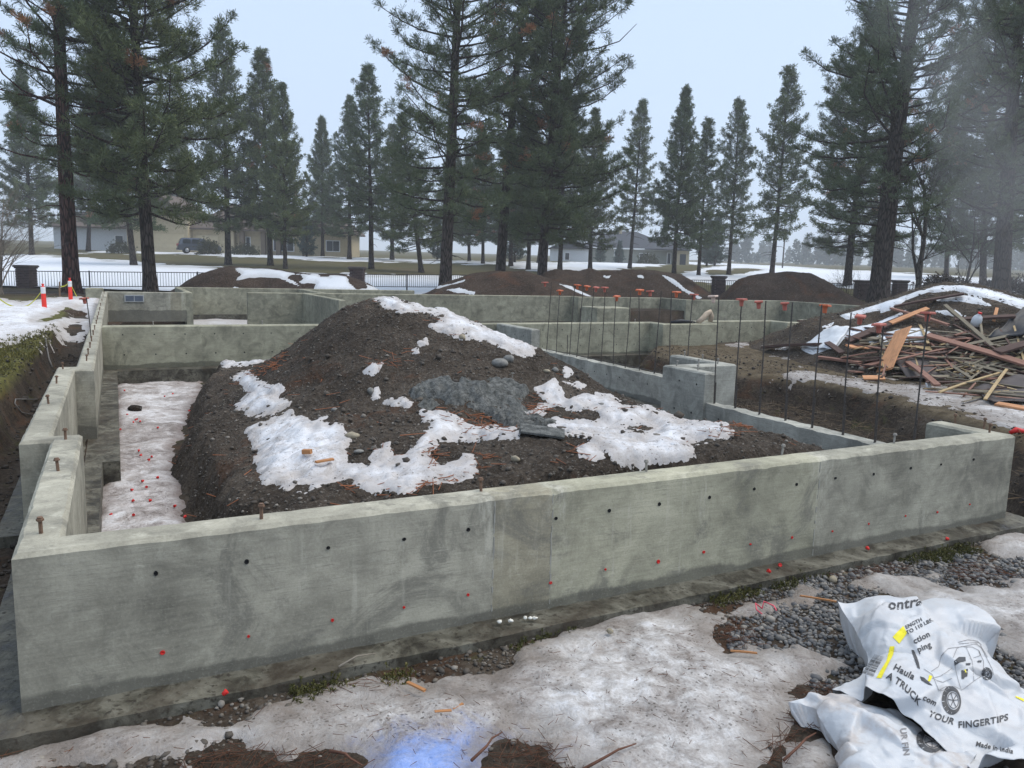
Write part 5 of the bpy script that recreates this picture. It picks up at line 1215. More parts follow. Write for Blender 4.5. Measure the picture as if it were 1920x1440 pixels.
MB().box((H2.X(1082), -.78, 2.55), (H2.X(1272), -.66, 2.78)).build('fascia', M['white_t'], H2.root)
H2.window(1150, 1158, 1.3, 2.3, 0, 1); H2.window(1197, 1215, .6, 2.0, 0, 2); H2.window(1248, 1256, .2, 2.2, 0, 1); H2.box('door', 'roof_g', 1152, 1166, -.3, 1.1, -.5, 0); H2.box('garage_door', 'roof_g', 1270, 1281, -.3, 2.0, -1.06, -.99)
H3 = House('white shed with grey roof left of the grey green house', 1033, 132, 2.9, 'shed')
H3.box('wall', 'white_s', 1034, 1102, -.6, 2.3, 0, 6); H3.gable('roof', 'roof_g', 1028, 1108, 2.32, 4.2, -.5, 6.5); H3.window(1058, 1068, .4, 1.7, 0, 1)
# parked car seen from behind at an angle
M['carp'] = plain('grey_blue_car_paint', (.10, .115, .145), .25, .06, 3, .4); M['tyre'] = plain('tyre_rubber', (.02, .02, .02), .8); M['rim'] = plain('alloy_rim', (.35, .36, .38), .35, .1, 5, .6); M['lamp_r'] = plain('tail_lamp', (.35, .02, .02), .3)
pc = atd(374, 472, 90); car = thing('parked_car', 'grey blue sport utility car parked before the cream garage', 'car', (pc[0], pc[1], hz-.05), -YAW+R(28))
side = [(-2.3, .45), (-2.32, .95), (-2.2, 1.05), (-2.0, 1.62), (-1.75, 1.72), (.1, 1.74), (.35, 1.68), (1.05, 1.12), (2.0, 1.0), (2.28, .82), (2.32, .5), (2.2, .35), (-2.2, .35)]
V = []; secs = [(-.93, .93), (-.88, 1.0), (-.6, 1.02), (.6, 1.02), (.88, 1.0), (.93, .93)]
for y, s_ in secs:
    for x, z in side:
        yy = y*(1 if z < 1.06 else (1-.22*(z-1.06)/.68)); V.append((x*(.985 if abs(y) > .9 else 1), yy, .35+(z-.35)*s_))
n = len(side); F = [tuple(range(n)), tuple(reversed(range((len(secs)-1)*n, len(secs)*n)))]
for i in range(len(secs)-1):
    for q in range(n): F.append((i*n+q, (i+1)*n+q, (i+1)*n+(q+1) % n, i*n+(q+1) % n))
obj('body', V, F, M['carp'], car)
for sgn in (-1, 1):
    for x in (-1.4, 1.42):
        w_ = MB().lathe([(.2, -.11), (.35, -.11), (.36, -.08), (.36, .08), (.35, .11), (.2, .11)], n=18).build('wheel', M['tyre'], car, True, (x, sgn*.84, .36)); w_.rotation_euler = (math.pi/2, 0, 0)
        MB().lathe([(.0, -.115), (.21, -.115), (.21, .115), (.0, .115)], n=12).build('rim', M['rim'], w_, True)
    for x0, x1 in ((-1.85, -1.0), (-.92, -.05), (.03, .75)):
        zt = 1.58 if x1 < .1 else 1.5
        gl = obj('side_window', [(x0, sgn*.945, 1.1), (x1, sgn*.945, 1.1), (min(x1, .45), sgn*.86, zt), (x0+.1, sgn*.86, zt), (x0, sgn*.90, 1.1), (x1, sgn*.90, 1.1), (min(x1, .45), sgn*.80, zt), (x0+.1, sgn*.80, zt)], [(0, 1, 2, 3), (7, 6, 5, 4), (0, 4, 5, 1), (1, 5, 6, 2), (2, 6, 7, 3), (3, 7, 4, 0)], M['glass'], car)
    MB().box((-2.36, sgn*.72-.12, .82), (-2.2, sgn*.72+.12, 1.08)).build('tail_lamp', M['lamp_r'], car)
obj('rear_window', [(-2.235, -.72, 1.12), (-2.235, .72, 1.12), (-2.06, .62, 1.58), (-2.06, -.62, 1.58), (-2.15, -.72, 1.12), (-2.15, .72, 1.12), (-1.97, .62, 1.58), (-1.97, -.62, 1.58)], [(0, 3, 2, 1), (4, 5, 6, 7), (0, 1, 5, 4), (1, 2, 6, 5), (2, 3, 7, 6), (3, 0, 4, 7)], M['glass'], car)
MB().box((-2.38, -.85, .38), (-2.2, .85, .62)).build('bumper', plain('dark_bumper', (.03, .03, .033), .5), car)
# utility pole and marker posts on the far field
up_ = thing('utility_pole', 'lone utility pole right of the tallest open pine', 'pole', atd(1467, 500, 120)); MB().tube([(0, 0, -1), (0, 0, 4.6)], [.12, .09], 8).build('shaft', M['bark_gray'], up_); MB().box((-.8, -.05, 4.2), (.8, .05, 4.32)).build('crossarm', M['bark_gray'], up_)
# ================================================================ rebar dowels with caps
M['rebar'] = plain('rusty_rebar', (.085, .075, .068), .6, .35, 20, .4); M['cap_o'] = plain('orange_cap', (.55, .14, .06), .5, .2, 12); M['cap_r'] = plain('faded_red_cap', (.44, .135, .10), .55, .15, 12); M['cap_w'] = plain('bleached_cap', (.62, .48, .40), .6, .1, 12)
def ordn(i): return ['first', 'second', 'third', 'fourth', 'fifth', 'sixth', 'seventh', 'eighth', 'ninth', 'tenth', 'eleventh', 'twelfth', 'thirteenth', 'fourteenth'][i]
def dowel(base, top, cap, label, lap=0.0, grp='rebar dowels standing in the low beams'):
    base, top = np.asarray(base, float), np.asarray(top, float)
    o = thing('rebar_dowel', label, 'rebar', base, 0, grp); d = top-base; L_ = np.linalg.norm(d); q = Vector((0, 0, 1)).rotation_difference(Vector(d/L_)); o.rotation_mode = 'QUATERNION'; o.rotation_quaternion = q
    bow = random.uniform(-.012, .012)
    MB().tube([(0, 0, -.05), (bow, 0, L_*.5), (0, 0, L_)], .0065, 6).build('bar', M['rebar'], o)
    rib = MB()
    for i in range(int(L_/.06)): rib.box((-.0075, -.0075, .03+i*.06), (.0075, .0075, .034+i*.06))
    rib.build('bar_ribs', M['rebar'], o)
    if lap: MB().tube([(.016, .004, -.05), (.018, .004, lap)], .0065, 6).build('lap_bar', M['rebar'], o)
    if cap:
        s = .048; z = L_-.02
        c = MB().lathe([(.013, -.06), (.019, -.055), (.022, -.005), (.03, .0), (.034, .004)], (0, 0, z), 12).build('cap', M[cap], o)
        MB().prism([(-s, -s*.85), (s, -s*.85), (s, s*.85), (-s, s*.85)], z+.003, z+.022, .006).build('cap_plate', M[cap], c)
        c.rotation_euler = (random.gauss(0, .08), random.gauss(0, .08), random.uniform(0, .8))
RB = [((1714, 818), (1741, 585), 'cap_r'), ((1640, 830), (1657, 606), 'cap_r'), ((1580, 815), (1596, 586), 'cap_r'), ((1522, 800), (1541, 571), 'cap_o'), ((1472, 788), (1486, 567), 'cap_r'), ((1423, 775), (1436, 564), 'cap_r'), ((1378, 762), (1391, 560), 'cap_r'), ((1339, 752), (1348, 554), 'cap_w')]
for i, (b, t, c) in enumerate(RB):
    p = atx(*b, 6.2); p[2] = .25; dd = depth(p); tp = atd(*t, dd)
    dowel(p, tp, c, 'capped rebar dowel in the nearer low beam, %s from the front wall corner' % ordn(i), .3 if i < 6 else .26)
LBR = [((1288, 700), (1299, 551), 'cap_r'), ((1256, 702), (1259, 546), 'cap_o'), ((1226, 698), (1240, 545), 'cap_r'), ((1199, 693), (1198, 542), 'cap_o'), ((1172, 689), (1183, 541), 'cap_o'), ((1150, 684), (1155, 552), 'cap_o'), ((1127, 677), (1135, 538), 'cap_r'), ((1102, 675), (1114, 536), 'cap_r'), ((1081, 673), (1094, 534), 'cap_o'), ((1068, 666), (1078, 533), 'cap_o'), ((1043, 658), (1050, 543), 'cap_o'), ((1025, 652), (1034, 529), 'cap_r')]
for i, (b, t, c) in enumerate(LBR):
    p = atx(*b, 7.09); p[2] = .25; p[1] = min(max(p[1], 4.3 if i < 2 else 5.0), 8.95); dd = depth(p); tp = atd(*t, dd)
    dowel(p, tp, c, 'capped rebar dowel in the farther low beam, %s from the short return block' % ordn(i), .22 if i < 3 else 0)
p = atx(1063, 668, 7.09); p[2] = .25; dowel(p, p+np.array([0, .01, .36]), None, 'short uncapped rebar stub near the mound in the farther low beam')
p = at(171, 633, .61); p[2] = .55; tp = atd(162, 558, depth(p)); dowel(p, tp, 'cap_r', 'lone red-painted rebar pin with cap on the left wall')
bar = MB().tube([(7.1, 5.0, .30), (7.12, 6.5, .305), (7.08, 8.6, .302)], .0065, 6).build('rebar_rod', M['rebar']); tag(bar, 'long horizontal rebar lying along the farther low beam', 'rebar')

# ================================================================ yard bits on the left
M['orange'] = plain('safety_orange', (.80, .045, .03), .45, .08, 12); M['refl'] = plain('white_reflective_band', (.78, .78, .78), .4, .05); M['tape'] = plain('yellow_tape', (.55, .52, .06), .5, .1, 12)
def delineator(u, vt, vb, z, label):
    b = at(u[1], vb, z); D = depth(b); t = atd(u[0], vt, D); h = t[2]-b[2]
    o = thing('delineator_post', label, 'safety post', b, 0, 'orange delineator posts in the left yard'); r_ = .052
    q = Vector((0, 0, 1)).rotation_difference(Vector((t-b)/np.linalg.norm(t-b))); o.rotation_mode = 'QUATERNION'; o.rotation_quaternion = q
    MB().lathe([(r_*1.12, -.05), (r_*1.08, .2*h), (r_, .86*h), (r_*.8, .90*h), (r_*.45, .92*h), (r_*.45, .97*h), (r_*.7, .98*h), (r_*.6, h)], n=14).build('body', M['orange'], o, True)
    for f in (.66, .77): MB().lathe([(r_*1.03, f*h), (r_*1.06, f*h+.01), (r_*1.05, f*h+.075), (r_*1.02, f*h+.085)], n=14).build('reflective_band', M['refl'], o, True)
    return t
t1 = delineator((80, 84), 532, 586, .25, 'left orange delineator post with white bands in the snow'); t2 = delineator((130.5, 133), 521, 570, .25, 'right orange delineator post with white bands before the reddish trunk')
def tape(pts, label):
    V = []; F = []
    for i, p in enumerate(pts):
        V += [(p[0], p[1], p[2]-.017), (p[0]+.004, p[1]+.004, p[2]+.017)]
        if i: F.append((2*i-2, 2*i, 2*i+1, 2*i-1))
    o = obj('barrier_tape', V, F, M['tape']); o.modifiers.new('t', 'SOLIDIFY').thickness = .004; return tag(o, label, 'tape', 'yellow barrier tape on the posts')
def sag(a, b, s, n=10): return [a*(1-i/n)+b*i/n-np.array([0, 0, s*4*(i/n)*(1-i/n)]) for i in range(n+1)]
t1 = t1-np.array([0, 0, .12]); t2 = t2-np.array([0, 0, .1])
e1 = atd(52, 573, depth(t1)); tape(sag(t1, e1, .05), 'yellow tape hanging down left from the left post'); tape(sag(e1, atd(-10, 552, depth(t1)), .15), 'yellow tape running out at the left picture edge')
tape(sag(t2, atd(114, 537, depth(t2)), .05), 'yellow tape from the right post to the wooden stake'); tape(sag(t2, atd(144, 556, depth(t2)), .03), 'yellow tape hanging down right from the right post')
stake = board('survey_stake', 'wooden survey stake between the two orange posts', atd(112, 560, 26), atd(112, 529, 26), .06, .03, wood('stake_wood', (.22, .15, .10)), 0, cat='stake')
# hose / wire in the left trench
M['wire'] = plain('grey_cable', (.16, .15, .14), .6)
def on_g(u, v, lift=.02):
    q = march(u, v, lambda a, b: G(a, b), 2, 40, 1500); q[2] += lift; return q
tag(MB().tube([on_g(85, 635), on_g(88, 655, .03), on_g(92, 675), on_g(98, 690)], .012, 6).build('cable', M['wire'], None, True), 'thin pale cable hanging over the turf bank at the left', 'cable')
tag(MB().tube([on_g(70, 752), on_g(30, 755, .04), on_g(28, 765, .05), on_g(40, 778, .03), on_g(58, 781)], .008, 6).build('cable_loop', M['wire'], None, True), 'looped dark wire lying in the left trench', 'wire')
# turf: grass blades on the bank, moss beside the footing
def blades(P, L, w, k, seed):
    return tufts(P, np.tile(np.array([[0, 0, 1.0]]), (len(P), 1)), L, w, k, seed, .7)
M['grass'] = m_needle('winter_grass', (.125, .115, .032)); M['moss'] = m_needle('moss', (.095, .09, .028))
rg = np.random.default_rng(31)
N = 16000; x = rg.uniform(-4.5, -.62, N); y = rg.uniform(5, 16, N); z = G(x, y); px, py, zc = project(x, y, z)
s = polysd(px, py, [(-80, 632), (20, 638), (60, 632), (100, 614), (118, 640), (80, 660), (50, 680), (20, 700), (-80, 700)]); kp = (s > -4) & (z > .17)
V, F = blades(np.stack([x, y, z], 1)[kp], .042, .005, 5, 5); tag(obj('turf_grass', V, F, M['grass']), 'yellow green turf along the top of the left bank', 'grass', kind='stuff')
N = 34000; x = rg.uniform(-.2, 6.6, N); y = rg.uniform(-.62, -.16, N); z = G(x, y); px, py, zc = project(x, y, z)
MP = [[(1420, 1100), (1450, 1080), (1530, 1065), (1560, 1070), (1520, 1085), (1460, 1108)], [(1660, 1045), (1720, 1030), (1800, 1022), (1830, 1035), (1780, 1050), (1690, 1055)], [(70, 1378), (100, 1360), (165, 1358), (175, 1372), (110, 1388)], [(545, 1306), (580, 1290), (640, 1288), (610, 1306), (560, 1318)], [(950, 1225), (970, 1212), (1000, 1205), (990, 1222)], [(730, 1278), (760, 1270), (765, 1282), (735, 1290)], [(1010, 1195), (1060, 1180), (1090, 1172), (1060, 1190)], [(1330, 1130), (1400, 1110), (1420, 1112), (1360, 1132)]]
s = np.maximum.reduce([polysd(px, py, p) for p in MP]); kp = s+9*fbm(x*9, y*9, 3, 8) > -4
V, F = blades(np.stack([x, y, z], 1)[kp], .016, .003, 5, 6); tag(obj('moss', V, F, M['moss']), 'green moss and grass patches along the footing of the front wall', 'moss', kind='stuff')
# brown pine needles, loose and in drifts
M['dead_n'] = m_needle('fallen_needles', (.11, .045, .022))
def needles(P, seed, L=(.05, .13), w=.0013, flat=.15):
    r_ = np.random.default_rng(seed); n = len(P); a = r_.uniform(0, 6.28, n); l_ = r_.uniform(*L, n); d = np.stack([np.cos(a), np.sin(a), r_.normal(0, flat, n)], 1)*l_[:, None]
    q = np.stack([-np.sin(a), np.cos(a), np.zeros(n)], 1)*w; u = np.array([0, 0, w])
    V = np.stack([P-d/2+q, P-d/2-q, P-d/2+u*1.6, P+d/2+q*.6, P+d/2-q*.6, P+d/2+u], 1).reshape(-1, 3); i = np.arange(n)*6
    F = np.concatenate([np.stack([i, i+1, i+4, i+3], 1), np.stack([i+1, i+2, i+5, i+4], 1), np.stack([i+2, i, i+3, i+5], 1)]); return V, F
N = 26000; x = rg.uniform(-.4, 6.8, N); y = rg.uniform(-2.6, -.18, N); z = G(x, y)+.006; px, py, zc = project(x, y, z)
NP = [[(-20, 1420), (0, 1385), (60, 1372), (130, 1362), (60, 1400), (0, 1435)], [(930, 1400), (960, 1380), (1010, 1388), (1070, 1425), (1080, 1460), (920, 1460)], [(345, 1420), (480, 1410), (640, 1418), (690, 1460), (340, 1470)], [(1340, 1192), (1385, 1170), (1410, 1190), (1430, 1215), (1380, 1215)], [(1480, 1330), (1500, 1295), (1560, 1285), (1560, 1330), (1540, 1380), (1490, 1360)], [(1440, 1395), (1500, 1370), (1545, 1375), (1500, 1400), (1440, 1450)], [(1560, 1078), (1640, 1060), (1700, 1065), (1620, 1085)], [(600, 1300), (680, 1285), (740, 1275), (700, 1290)], [(1060, 1182), (1150, 1152), (1260, 1128), (1250, 1136), (1130, 1165)], [(1780, 1068), (1850, 1066), (1900, 1080), (1820, 1082)]]
s = np.maximum.reduce([polysd(px, py, p) for p in NP]); kp = (rg.random(N) < ss(-14, 6, s)) | (rg.random(N) < .012)
Pn = np.stack([x, y, z], 1)[kp]; Pn[:, 2] += rg.uniform(0, .018, len(Pn)); V, F = needles(Pn, 7); tag(obj('pine_needles', V, F, M['dead_n']), 'brown fallen pine needles drifted around the snow edges', 'needles', kind='stuff')
# needles and grit lying on the snow itself
N = 1100; x = rg.uniform(-.1, 4.4, N); y = rg.uniform(-2.2, -.3, N); z = G(x, y)+.052; px, py, zc = project(x, y, z); kp = polysd(px, py, FS1) > 12
V, F = needles(np.stack([x, y, z], 1)[kp], 9, (.008, .045), .0012, .05); tag(obj('snow_needles', V, F, M['dead_n']), 'single needles and bits lying on the dirty snow', 'needles', kind='stuff')
N = 8000; x = rg.uniform(.8, 6.4, N); y = rg.uniform(.7, 6.5, N); z = HM(x, y)+.006; px, py, zc = project(x, y, z)
NM = [[(690, 688), (750, 660), (770, 658), (740, 680), (700, 693)], [(985, 770), (1010, 730), (1040, 755), (1020, 775), (990, 780)], [(830, 770), (900, 780), (960, 800), (900, 815), (850, 790)], [(640, 910), (760, 912), (880, 880), (920, 850), (930, 860), (880, 895), (760, 925)], [(800, 830), (830, 850), (815, 880), (800, 860)], [(1330, 800), (1400, 795), (1390, 812), (1330, 815)], [(1075, 840), (1110, 860), (1100, 875)], [(470, 700), (500, 690), (540, 665), (520, 690)]]
s = np.maximum.reduce([polysd(px, py, p) for p in NM]); kp = (rg.random(N) < ss(-12, 4, s)*.9+.02)
V, F = needles(np.stack([x, y, z], 1)[kp], 10, (.08, .22), .0035); tag(obj('mound_needles', V, F, m_needle('orange_needles', (.27, .10, .045))), 'orange brown pine needles lying on the dirt mound', 'needles', kind='stuff')
N = 9000; x = rg.uniform(7.3, 16, N); y = rg.uniform(.0, 10, N); z = np.maximum(G(x, y), HD(x, y))+.005
V, F = needles(np.stack([x, y, z], 1), 12, (.05, .2), .003, .25); tag(obj('yard_litter', V, F, m_needle('litter', (.12, .085, .05))), 'dead grass and twig litter over the right yard and its bank', 'litter', kind='stuff')
# twigs
M['twigm'] = plain('brown_twig', (.12, .055, .035), .8, .3, 20)
def gnd(u, v, lift=0.05): 
    p = at(u, v, 0.0); p[2] = float(G(np.array([p[0]]), np.array([p[1]]))[0])+lift; return p
for i, (a, b, lb) in enumerate([((1087, 1440), (1193, 1392), 'thick brown twig lying on the snow at the bottom'), ((884, 1425), (942, 1370), 'brown twig by the bare patch in the snow'), ((1470, 1420), (1530, 1372), 'forked brown twig left of the bag'), ((618, 1412), (680, 1436), 'reddish twig at the lower edge of the snow')]):
    p, q = gnd(*a), gnd(*b); tag(MB().tube([p, (p*.6+q*.4)+np.array([.01, 0, .008]), (p*.3+q*.7)+np.array([-.006, 0, .01]), q], [.006, .005, .004, .002], 6).build('twig', M['twigm'], None, True), lb, 'twig')
p, q = at(635, 1250, .012), at(705, 1225, .012); tag(MB().tube([p, p*.5+q*.5+np.array([0, .015, .01]), q], [.004, .0035, .002], 6).build('twig', plain('pale_twig', (.25, .22, .18), .8), None, True), 'pale bent twig lying on the muddy footing', 'twig')
# orange wood scraps, foam, red plugs
M['scrap'] = wood('orange_scrap', (.40, .19, .08))
for a, b, wd, lb in [((764, 1277), (797, 1292), .022, 'orange wood splinter by the footing edge'), ((815, 1334), (846, 1330), .02, 'orange chip of wood on the snow'), ((850, 1328), (868, 1318), .014, 'small orange chip right next to the orange chip'), ((1500, 1117), (1568, 1128), .014, 'long orange wood strip on the gravel'), ((1370, 1216), (1420, 1219), .012, 'orange strip in the needle drift by the gravel')]:
    board('wood_scrap', lb, gnd(*a, .045), gnd(*b, .045), wd*.7, .008, M['scrap'], 0, 'orange wood scraps', 'wood scrap')
for u, v, u2, lb in [(568, 864, 584, 'orange block of wood on the left snow patch of the mound'), (592, 882, 625, 'orange wooden strip on the left snow patch of the mound')]:
    p = march(u, v, HM, 3, 12, 1500); q = march(u2, v-(6 if u > 580 else 0), HM, 3, 12, 1500); p[2] += .05; q[2] += .05
    board('wood_scrap', lb, p, q, .035, .03 if u < 580 else .012, M['scrap'], 0, 'orange wood scraps', 'wood scrap')
M['foam'] = plain('white_foam', (.75, .73, .66), .8, .05)
for u, v, n, lb in [(936, 1168, 1, 'single white foam bit left on the footing'), (957, 1166, 1, 'second white foam bit on the footing'), (985, 1160, 3, 'white foam strand of three lumps on the footing')]:
    p = at(u, v, .01); m = MB()
    for i in range(n):
        V, F = stones(np.array([[i*.02, -i*.012, 0.]]), np.array([.012]), int(u)+i, (.5, .7), IV2, IF2, .0, .2); m.add(V, [tuple(f) for f in F.tolist()])
    tag(m.build('foam_bit', M['foam'], None, True, p), lb, 'foam')
plug_m = MB().lathe([(.003, .0), (.008, .002), (.0115, .02), (.0105, .022), (.006, .017)], n=12).mesh('plug', M['red'], True)
def plug(p, label, grp=None):
    o = obj('form_plug', plug_m, None, None, None, loc=p); o.rotation_euler = (random.uniform(.9, 1.8), random.uniform(-.4, .4), random.uniform(0, 6)); return tag(o, label, 'plastic plug', grp)
for u, v, lb in [(417, 1303, 'red plastic plug on the footing left of the seam'), (1445, 1073, 'red plastic plug lowest of the pair on the right footing'), (1460, 1060, 'red plastic plug against the wall, upper of the pair'), (1629, 1030, 'red plastic plug on the footing below the last form seam'), (1780, 1011, 'red plastic plug nearest the right wall corner')]:
    p = at(u, v, .012); plug(p, lb, 'red plugs on the front footing')
FLP = [(197, 720), (212, 745), (225, 808), (235, 735), (250, 795), (253, 790), (258, 788), (262, 793), (295, 805), (222, 868), (262, 858), (277, 866), (270, 905), (250, 922), (275, 917), (293, 900), (247, 945), (285, 942), (330, 952), (205, 970), (252, 970), (345, 975), (323, 741), (310, 745), (260, 850), (200, 760), (240, 780), (285, 860), (357, 773), (210, 900)]
for u, v in FLP:
    p = march(u, v, lambda a, b: G(a, b)+.03, 2.5, 14, 1500); p[2] += .02
    plug(p, 'small red plug on the stained ice in the %s part of the pit floor' % ('far' if v < 780 else ('middle' if v < 880 else 'near')), 'red plugs scattered over the pit floor')
lump = MB(); V, F = stones(np.array([[0, 0, 0.]]), np.array([.1]), 5, (.4, .6), IV2, IF2, .1, .06); lump.add(V, [tuple(f) for f in F.tolist()])
p = march(253, 771, lambda a, b: G(a, b)+.03, 2.5, 14, 1500); tag(lump.build('dirt_clod', M['soil'], None, True, p), 'dark clod on the stained ice of the pit floor', 'clod')
rt_ = thing('survey_ribbon', 'pink marking ribbon tied in the gravel by the footing', 'ribbon', gnd(1430, 1130, .03))
rb = MB()
for sx in (-1, 1): rb.tube([(0, 0, 0), (sx*.03, .02, .025), (sx*.06, -.02, .012), (sx*.05, -.05, .0)], .004, 5)
rb.build('ribbon', plain('pink_ribbon', (.75, .12, .16), .5), rt_, True)
rd = tag(MB().tube([at(1893, 812, .16), at(1905, 806, .2), at(1925, 810, .17)], [.02, .03, .02], 6).build('red_rag', M['red'], None, True), 'red rag on the path beyond the right wall corner', 'rag')
# beige cloth and scraps lying on the house wall
M['cloth'] = plain('beige_cloth', (.45, .36, .27), .95, .15, 10, bump=.3)
p = at(1310, 598, .61); p[1] = 10.1; p[0] = 12.0; p[2] = .61
cl = tag(MB().tube([(0, 0, .02), (.12, 0, .09), (.24, 0, .2), (.33, 0, .25), (.38, 0, .16), (.36, 0, .03)], [.05, .06, .065, .06, .06, .05], 10).build('work_glove', M['cloth'], None, True, (11.75, 10.12, .61)), 'beige cloth draped over the stepped house wall', 'cloth')
tag(MB().box((0, -.05, 0), (.9, .05, .04)).build('timber_offcut', M['w_dark'], None, False, (15.0, 10.3, .613)), 'dark timber offcut lying on the house wall at the right', 'timber')
tag(MB().tube([(11.0, 10.12, .63), (11.3, 10.1, .66), (11.7, 10.15, .63)], [.03, .05, .02], 6).build('plastic_scrap', M['plast'], None, True), 'black plastic scrap on the house wall left of the cloth', 'plastic')

# ================================================================ the white printed bag
def catmull(A, n):
    A = np.asarray(A, float); m = A.shape[0]; T = np.linspace(0, m-1, n); out = []
    for t in T:
        i = min(int(t), m-2); f = t-i; p0 = A[max(i-1, 0)]; p1 = A[i]; p2 = A[i+1]; p3 = A[min(i+2, m-1)]
        out.append(.5*((2*p1)+(-p0+p2)*f+(2*p0-5*p1+4*p2-p3)*f*f+(-p0+3*p1-3*p2+p3)*f**3))
    return np.array(out)
def cloth(ctrl, nu, nv, amp, seed, fold=1.0):
    W_ = np.array([[at(u, v, z) for u, v, z in row] for row in ctrl])
    A = np.array([catmull(r_, nu) for r_ in W_]); A = np.transpose(A, (1, 0, 2)); A = np.array([catmull(r_, nv) for r_ in A]); A = np.transpose(A, (1, 0, 2))
    du = np.gradient(A, axis=1); dv = np.gradient(A, axis=0); N_ = np.cross(du, dv); N_ /= np.linalg.norm(N_, axis=2, keepdims=True)+1e-9
    N_[N_[..., 2] < 0] *= -1
    s, t = A[..., 0], A[..., 1]
    def rid(a, b, sd): return 1-2*np.abs(vnoise(a, b, sd)-.5)
    ds = rid(s*6, t*6, seed)*.45+rid(s*11+t*3, t*11-s*2, seed+1)*.33+rid(s*19, t*19, seed+2)*.18+rid(s*36, t*36, seed+3)*.08
    r_ = np.random.default_rng(seed); cr_ = np.zeros(s.shape)
    for ns, aa in ((22, 1.0), (110, .38)):
        pts = np.stack([r_.uniform(s.min(), s.max(), ns), r_.uniform(t.min(), t.max(), ns)], 1); hh = r_.uniform(-1, 1, ns); gx = r_.uniform(-9, 9, (ns, 2))
        d_ = np.sqrt((s[..., None]-pts[:, 0])**2+(t[..., None]-pts[:, 1])**2); wgt = np.exp(-(d_-d_.min(-1, keepdims=True))/.005)
        pl = hh+gx[:, 0]*(s[..., None]-pts[:, 0])+gx[:, 1]*(t[..., None]-pts[:, 1]); cr_ += aa*(wgt*pl).sum(-1)/wgt.sum(-1)
    A = A+N_*((ds-.55)*amp*fold*.7+cr_*amp*.9)[..., None]
    V = A.reshape(-1, 3); i = np.arange((nv-1)*nu).reshape(nv-1, nu)[:, :-1].ravel(); F = np.stack([i, i+nu, i+nu+1, i+1], 1)
    return V, F
BU = [[(1573, 1138, 0.107), (1645, 1119, 0.164), (1700, 1126, 0.156), (1768, 1130, 0.139), (1832, 1166, 0.115), (1876, 1222, 0.082)],
      [(1600, 1178, 0.090), (1652, 1172, 0.164), (1710, 1178, 0.172), (1785, 1190, 0.156), (1852, 1222, 0.123), (1912, 1268, 0.074)],
      [(1616, 1228, 0.066), (1662, 1232, 0.131), (1730, 1245, 0.148), (1800, 1258, 0.135), (1872, 1282, 0.107), (1950, 1305, 0.066)],
      [(1606, 1266, 0.049), (1672, 1288, 0.098), (1745, 1308, 0.111), (1815, 1322, 0.102), (1892, 1342, 0.082), (1975, 1365, 0.057)],
      [(1560, 1291, 0.041), (1648, 1322, 0.061), (1728, 1360, 0.070), (1790, 1403, 0.070), (1862, 1436, 0.066), (1995, 1450, 0.049)]]
BLW = [[(1478, 1311, 0.035), (1555, 1304, 0.042), (1640, 1316, 0.035), (1705, 1345, 0.035), (1760, 1385, 0.032), (1830, 1425, 0.028)],
       [(1532, 1332, 0.025), (1580, 1330, 0.059), (1645, 1342, 0.063), (1702, 1376, 0.052), (1745, 1410, 0.042), (1805, 1450, 0.028)],
       [(1552, 1375, 0.000), (1590, 1385, 0.049), (1640, 1398, 0.056), (1690, 1420, 0.045), (1730, 1440, 0.035), (1790, 1480, 0.021)],
       [(1578, 1442, -0.014), (1608, 1450, 0.032), (1650, 1462, 0.038), (1690, 1474, 0.032), (1730, 1492, 0.025), (1790, 1520, 0.014)],
       [(1590, 1520, -0.028), (1620, 1530, 0.000), (1660, 1540, 0.014), (1700, 1550, 0.014), (1740, 1560, 0.007), (1800, 1580, 0.000)]]
def m_bag(name, dirt):
    k = NT(name); P = k.pos(); n = k.noise(P, 6, 6, .7); wv = k.noise(k.mapping(P, (1, 1, 1), rot=(0, 0, .5)), 260, 2)
    c = k.ramp(n, [(.3, (.50, .515, .535)), (.7, (.62, .63, .645))]); c = k.mix(k.math('MULTIPLY', k.step(n, .40, .62), dirt), c, (.33, .265, .22)); k.col(c); k.rough(.42); k.b.inputs['Specular IOR Level'].default_value = .4; k.bump(wv, .12, .001); k.bump(k.noise(P, 34, 5, .6, 1.0), .35, .006); return k.m
M['bag'] = m_bag('white_woven_plastic', .22); M['bag_d'] = m_bag('soiled_woven_plastic', .6)
M['ink'] = plain('black_print', (.06, .06, .063), .5, .1); M['inky'] = plain('yellow_print', (.78, .68, .03), .5, .08); M['ink_g'] = plain('faded_print', (.25, .24, .24), .6, .15)
bag = thing('printed_bag', 'white woven contractor bag with black and yellow print in the right foreground', 'bag', (0, 0, 0))
VB, FB = cloth(BU, 130, 110, .030, 5); ob = obj('upper_sheet', VB, FB, M['bag'], bag, True); ob.modifiers.new('t', 'SOLIDIFY').thickness = .0015
bag2 = thing('soiled_bag', 'soiled white woven bag lying under the printed bag', 'bag', (0, 0, 0))
VL, FL_ = cloth(BLW, 110, 100, .030, 15); ob2 = obj('sheet', VL, FL_, M['bag_d'], bag2, True); ob2.modifiers.new('t', 'SOLIDIFY').thickness = .0015
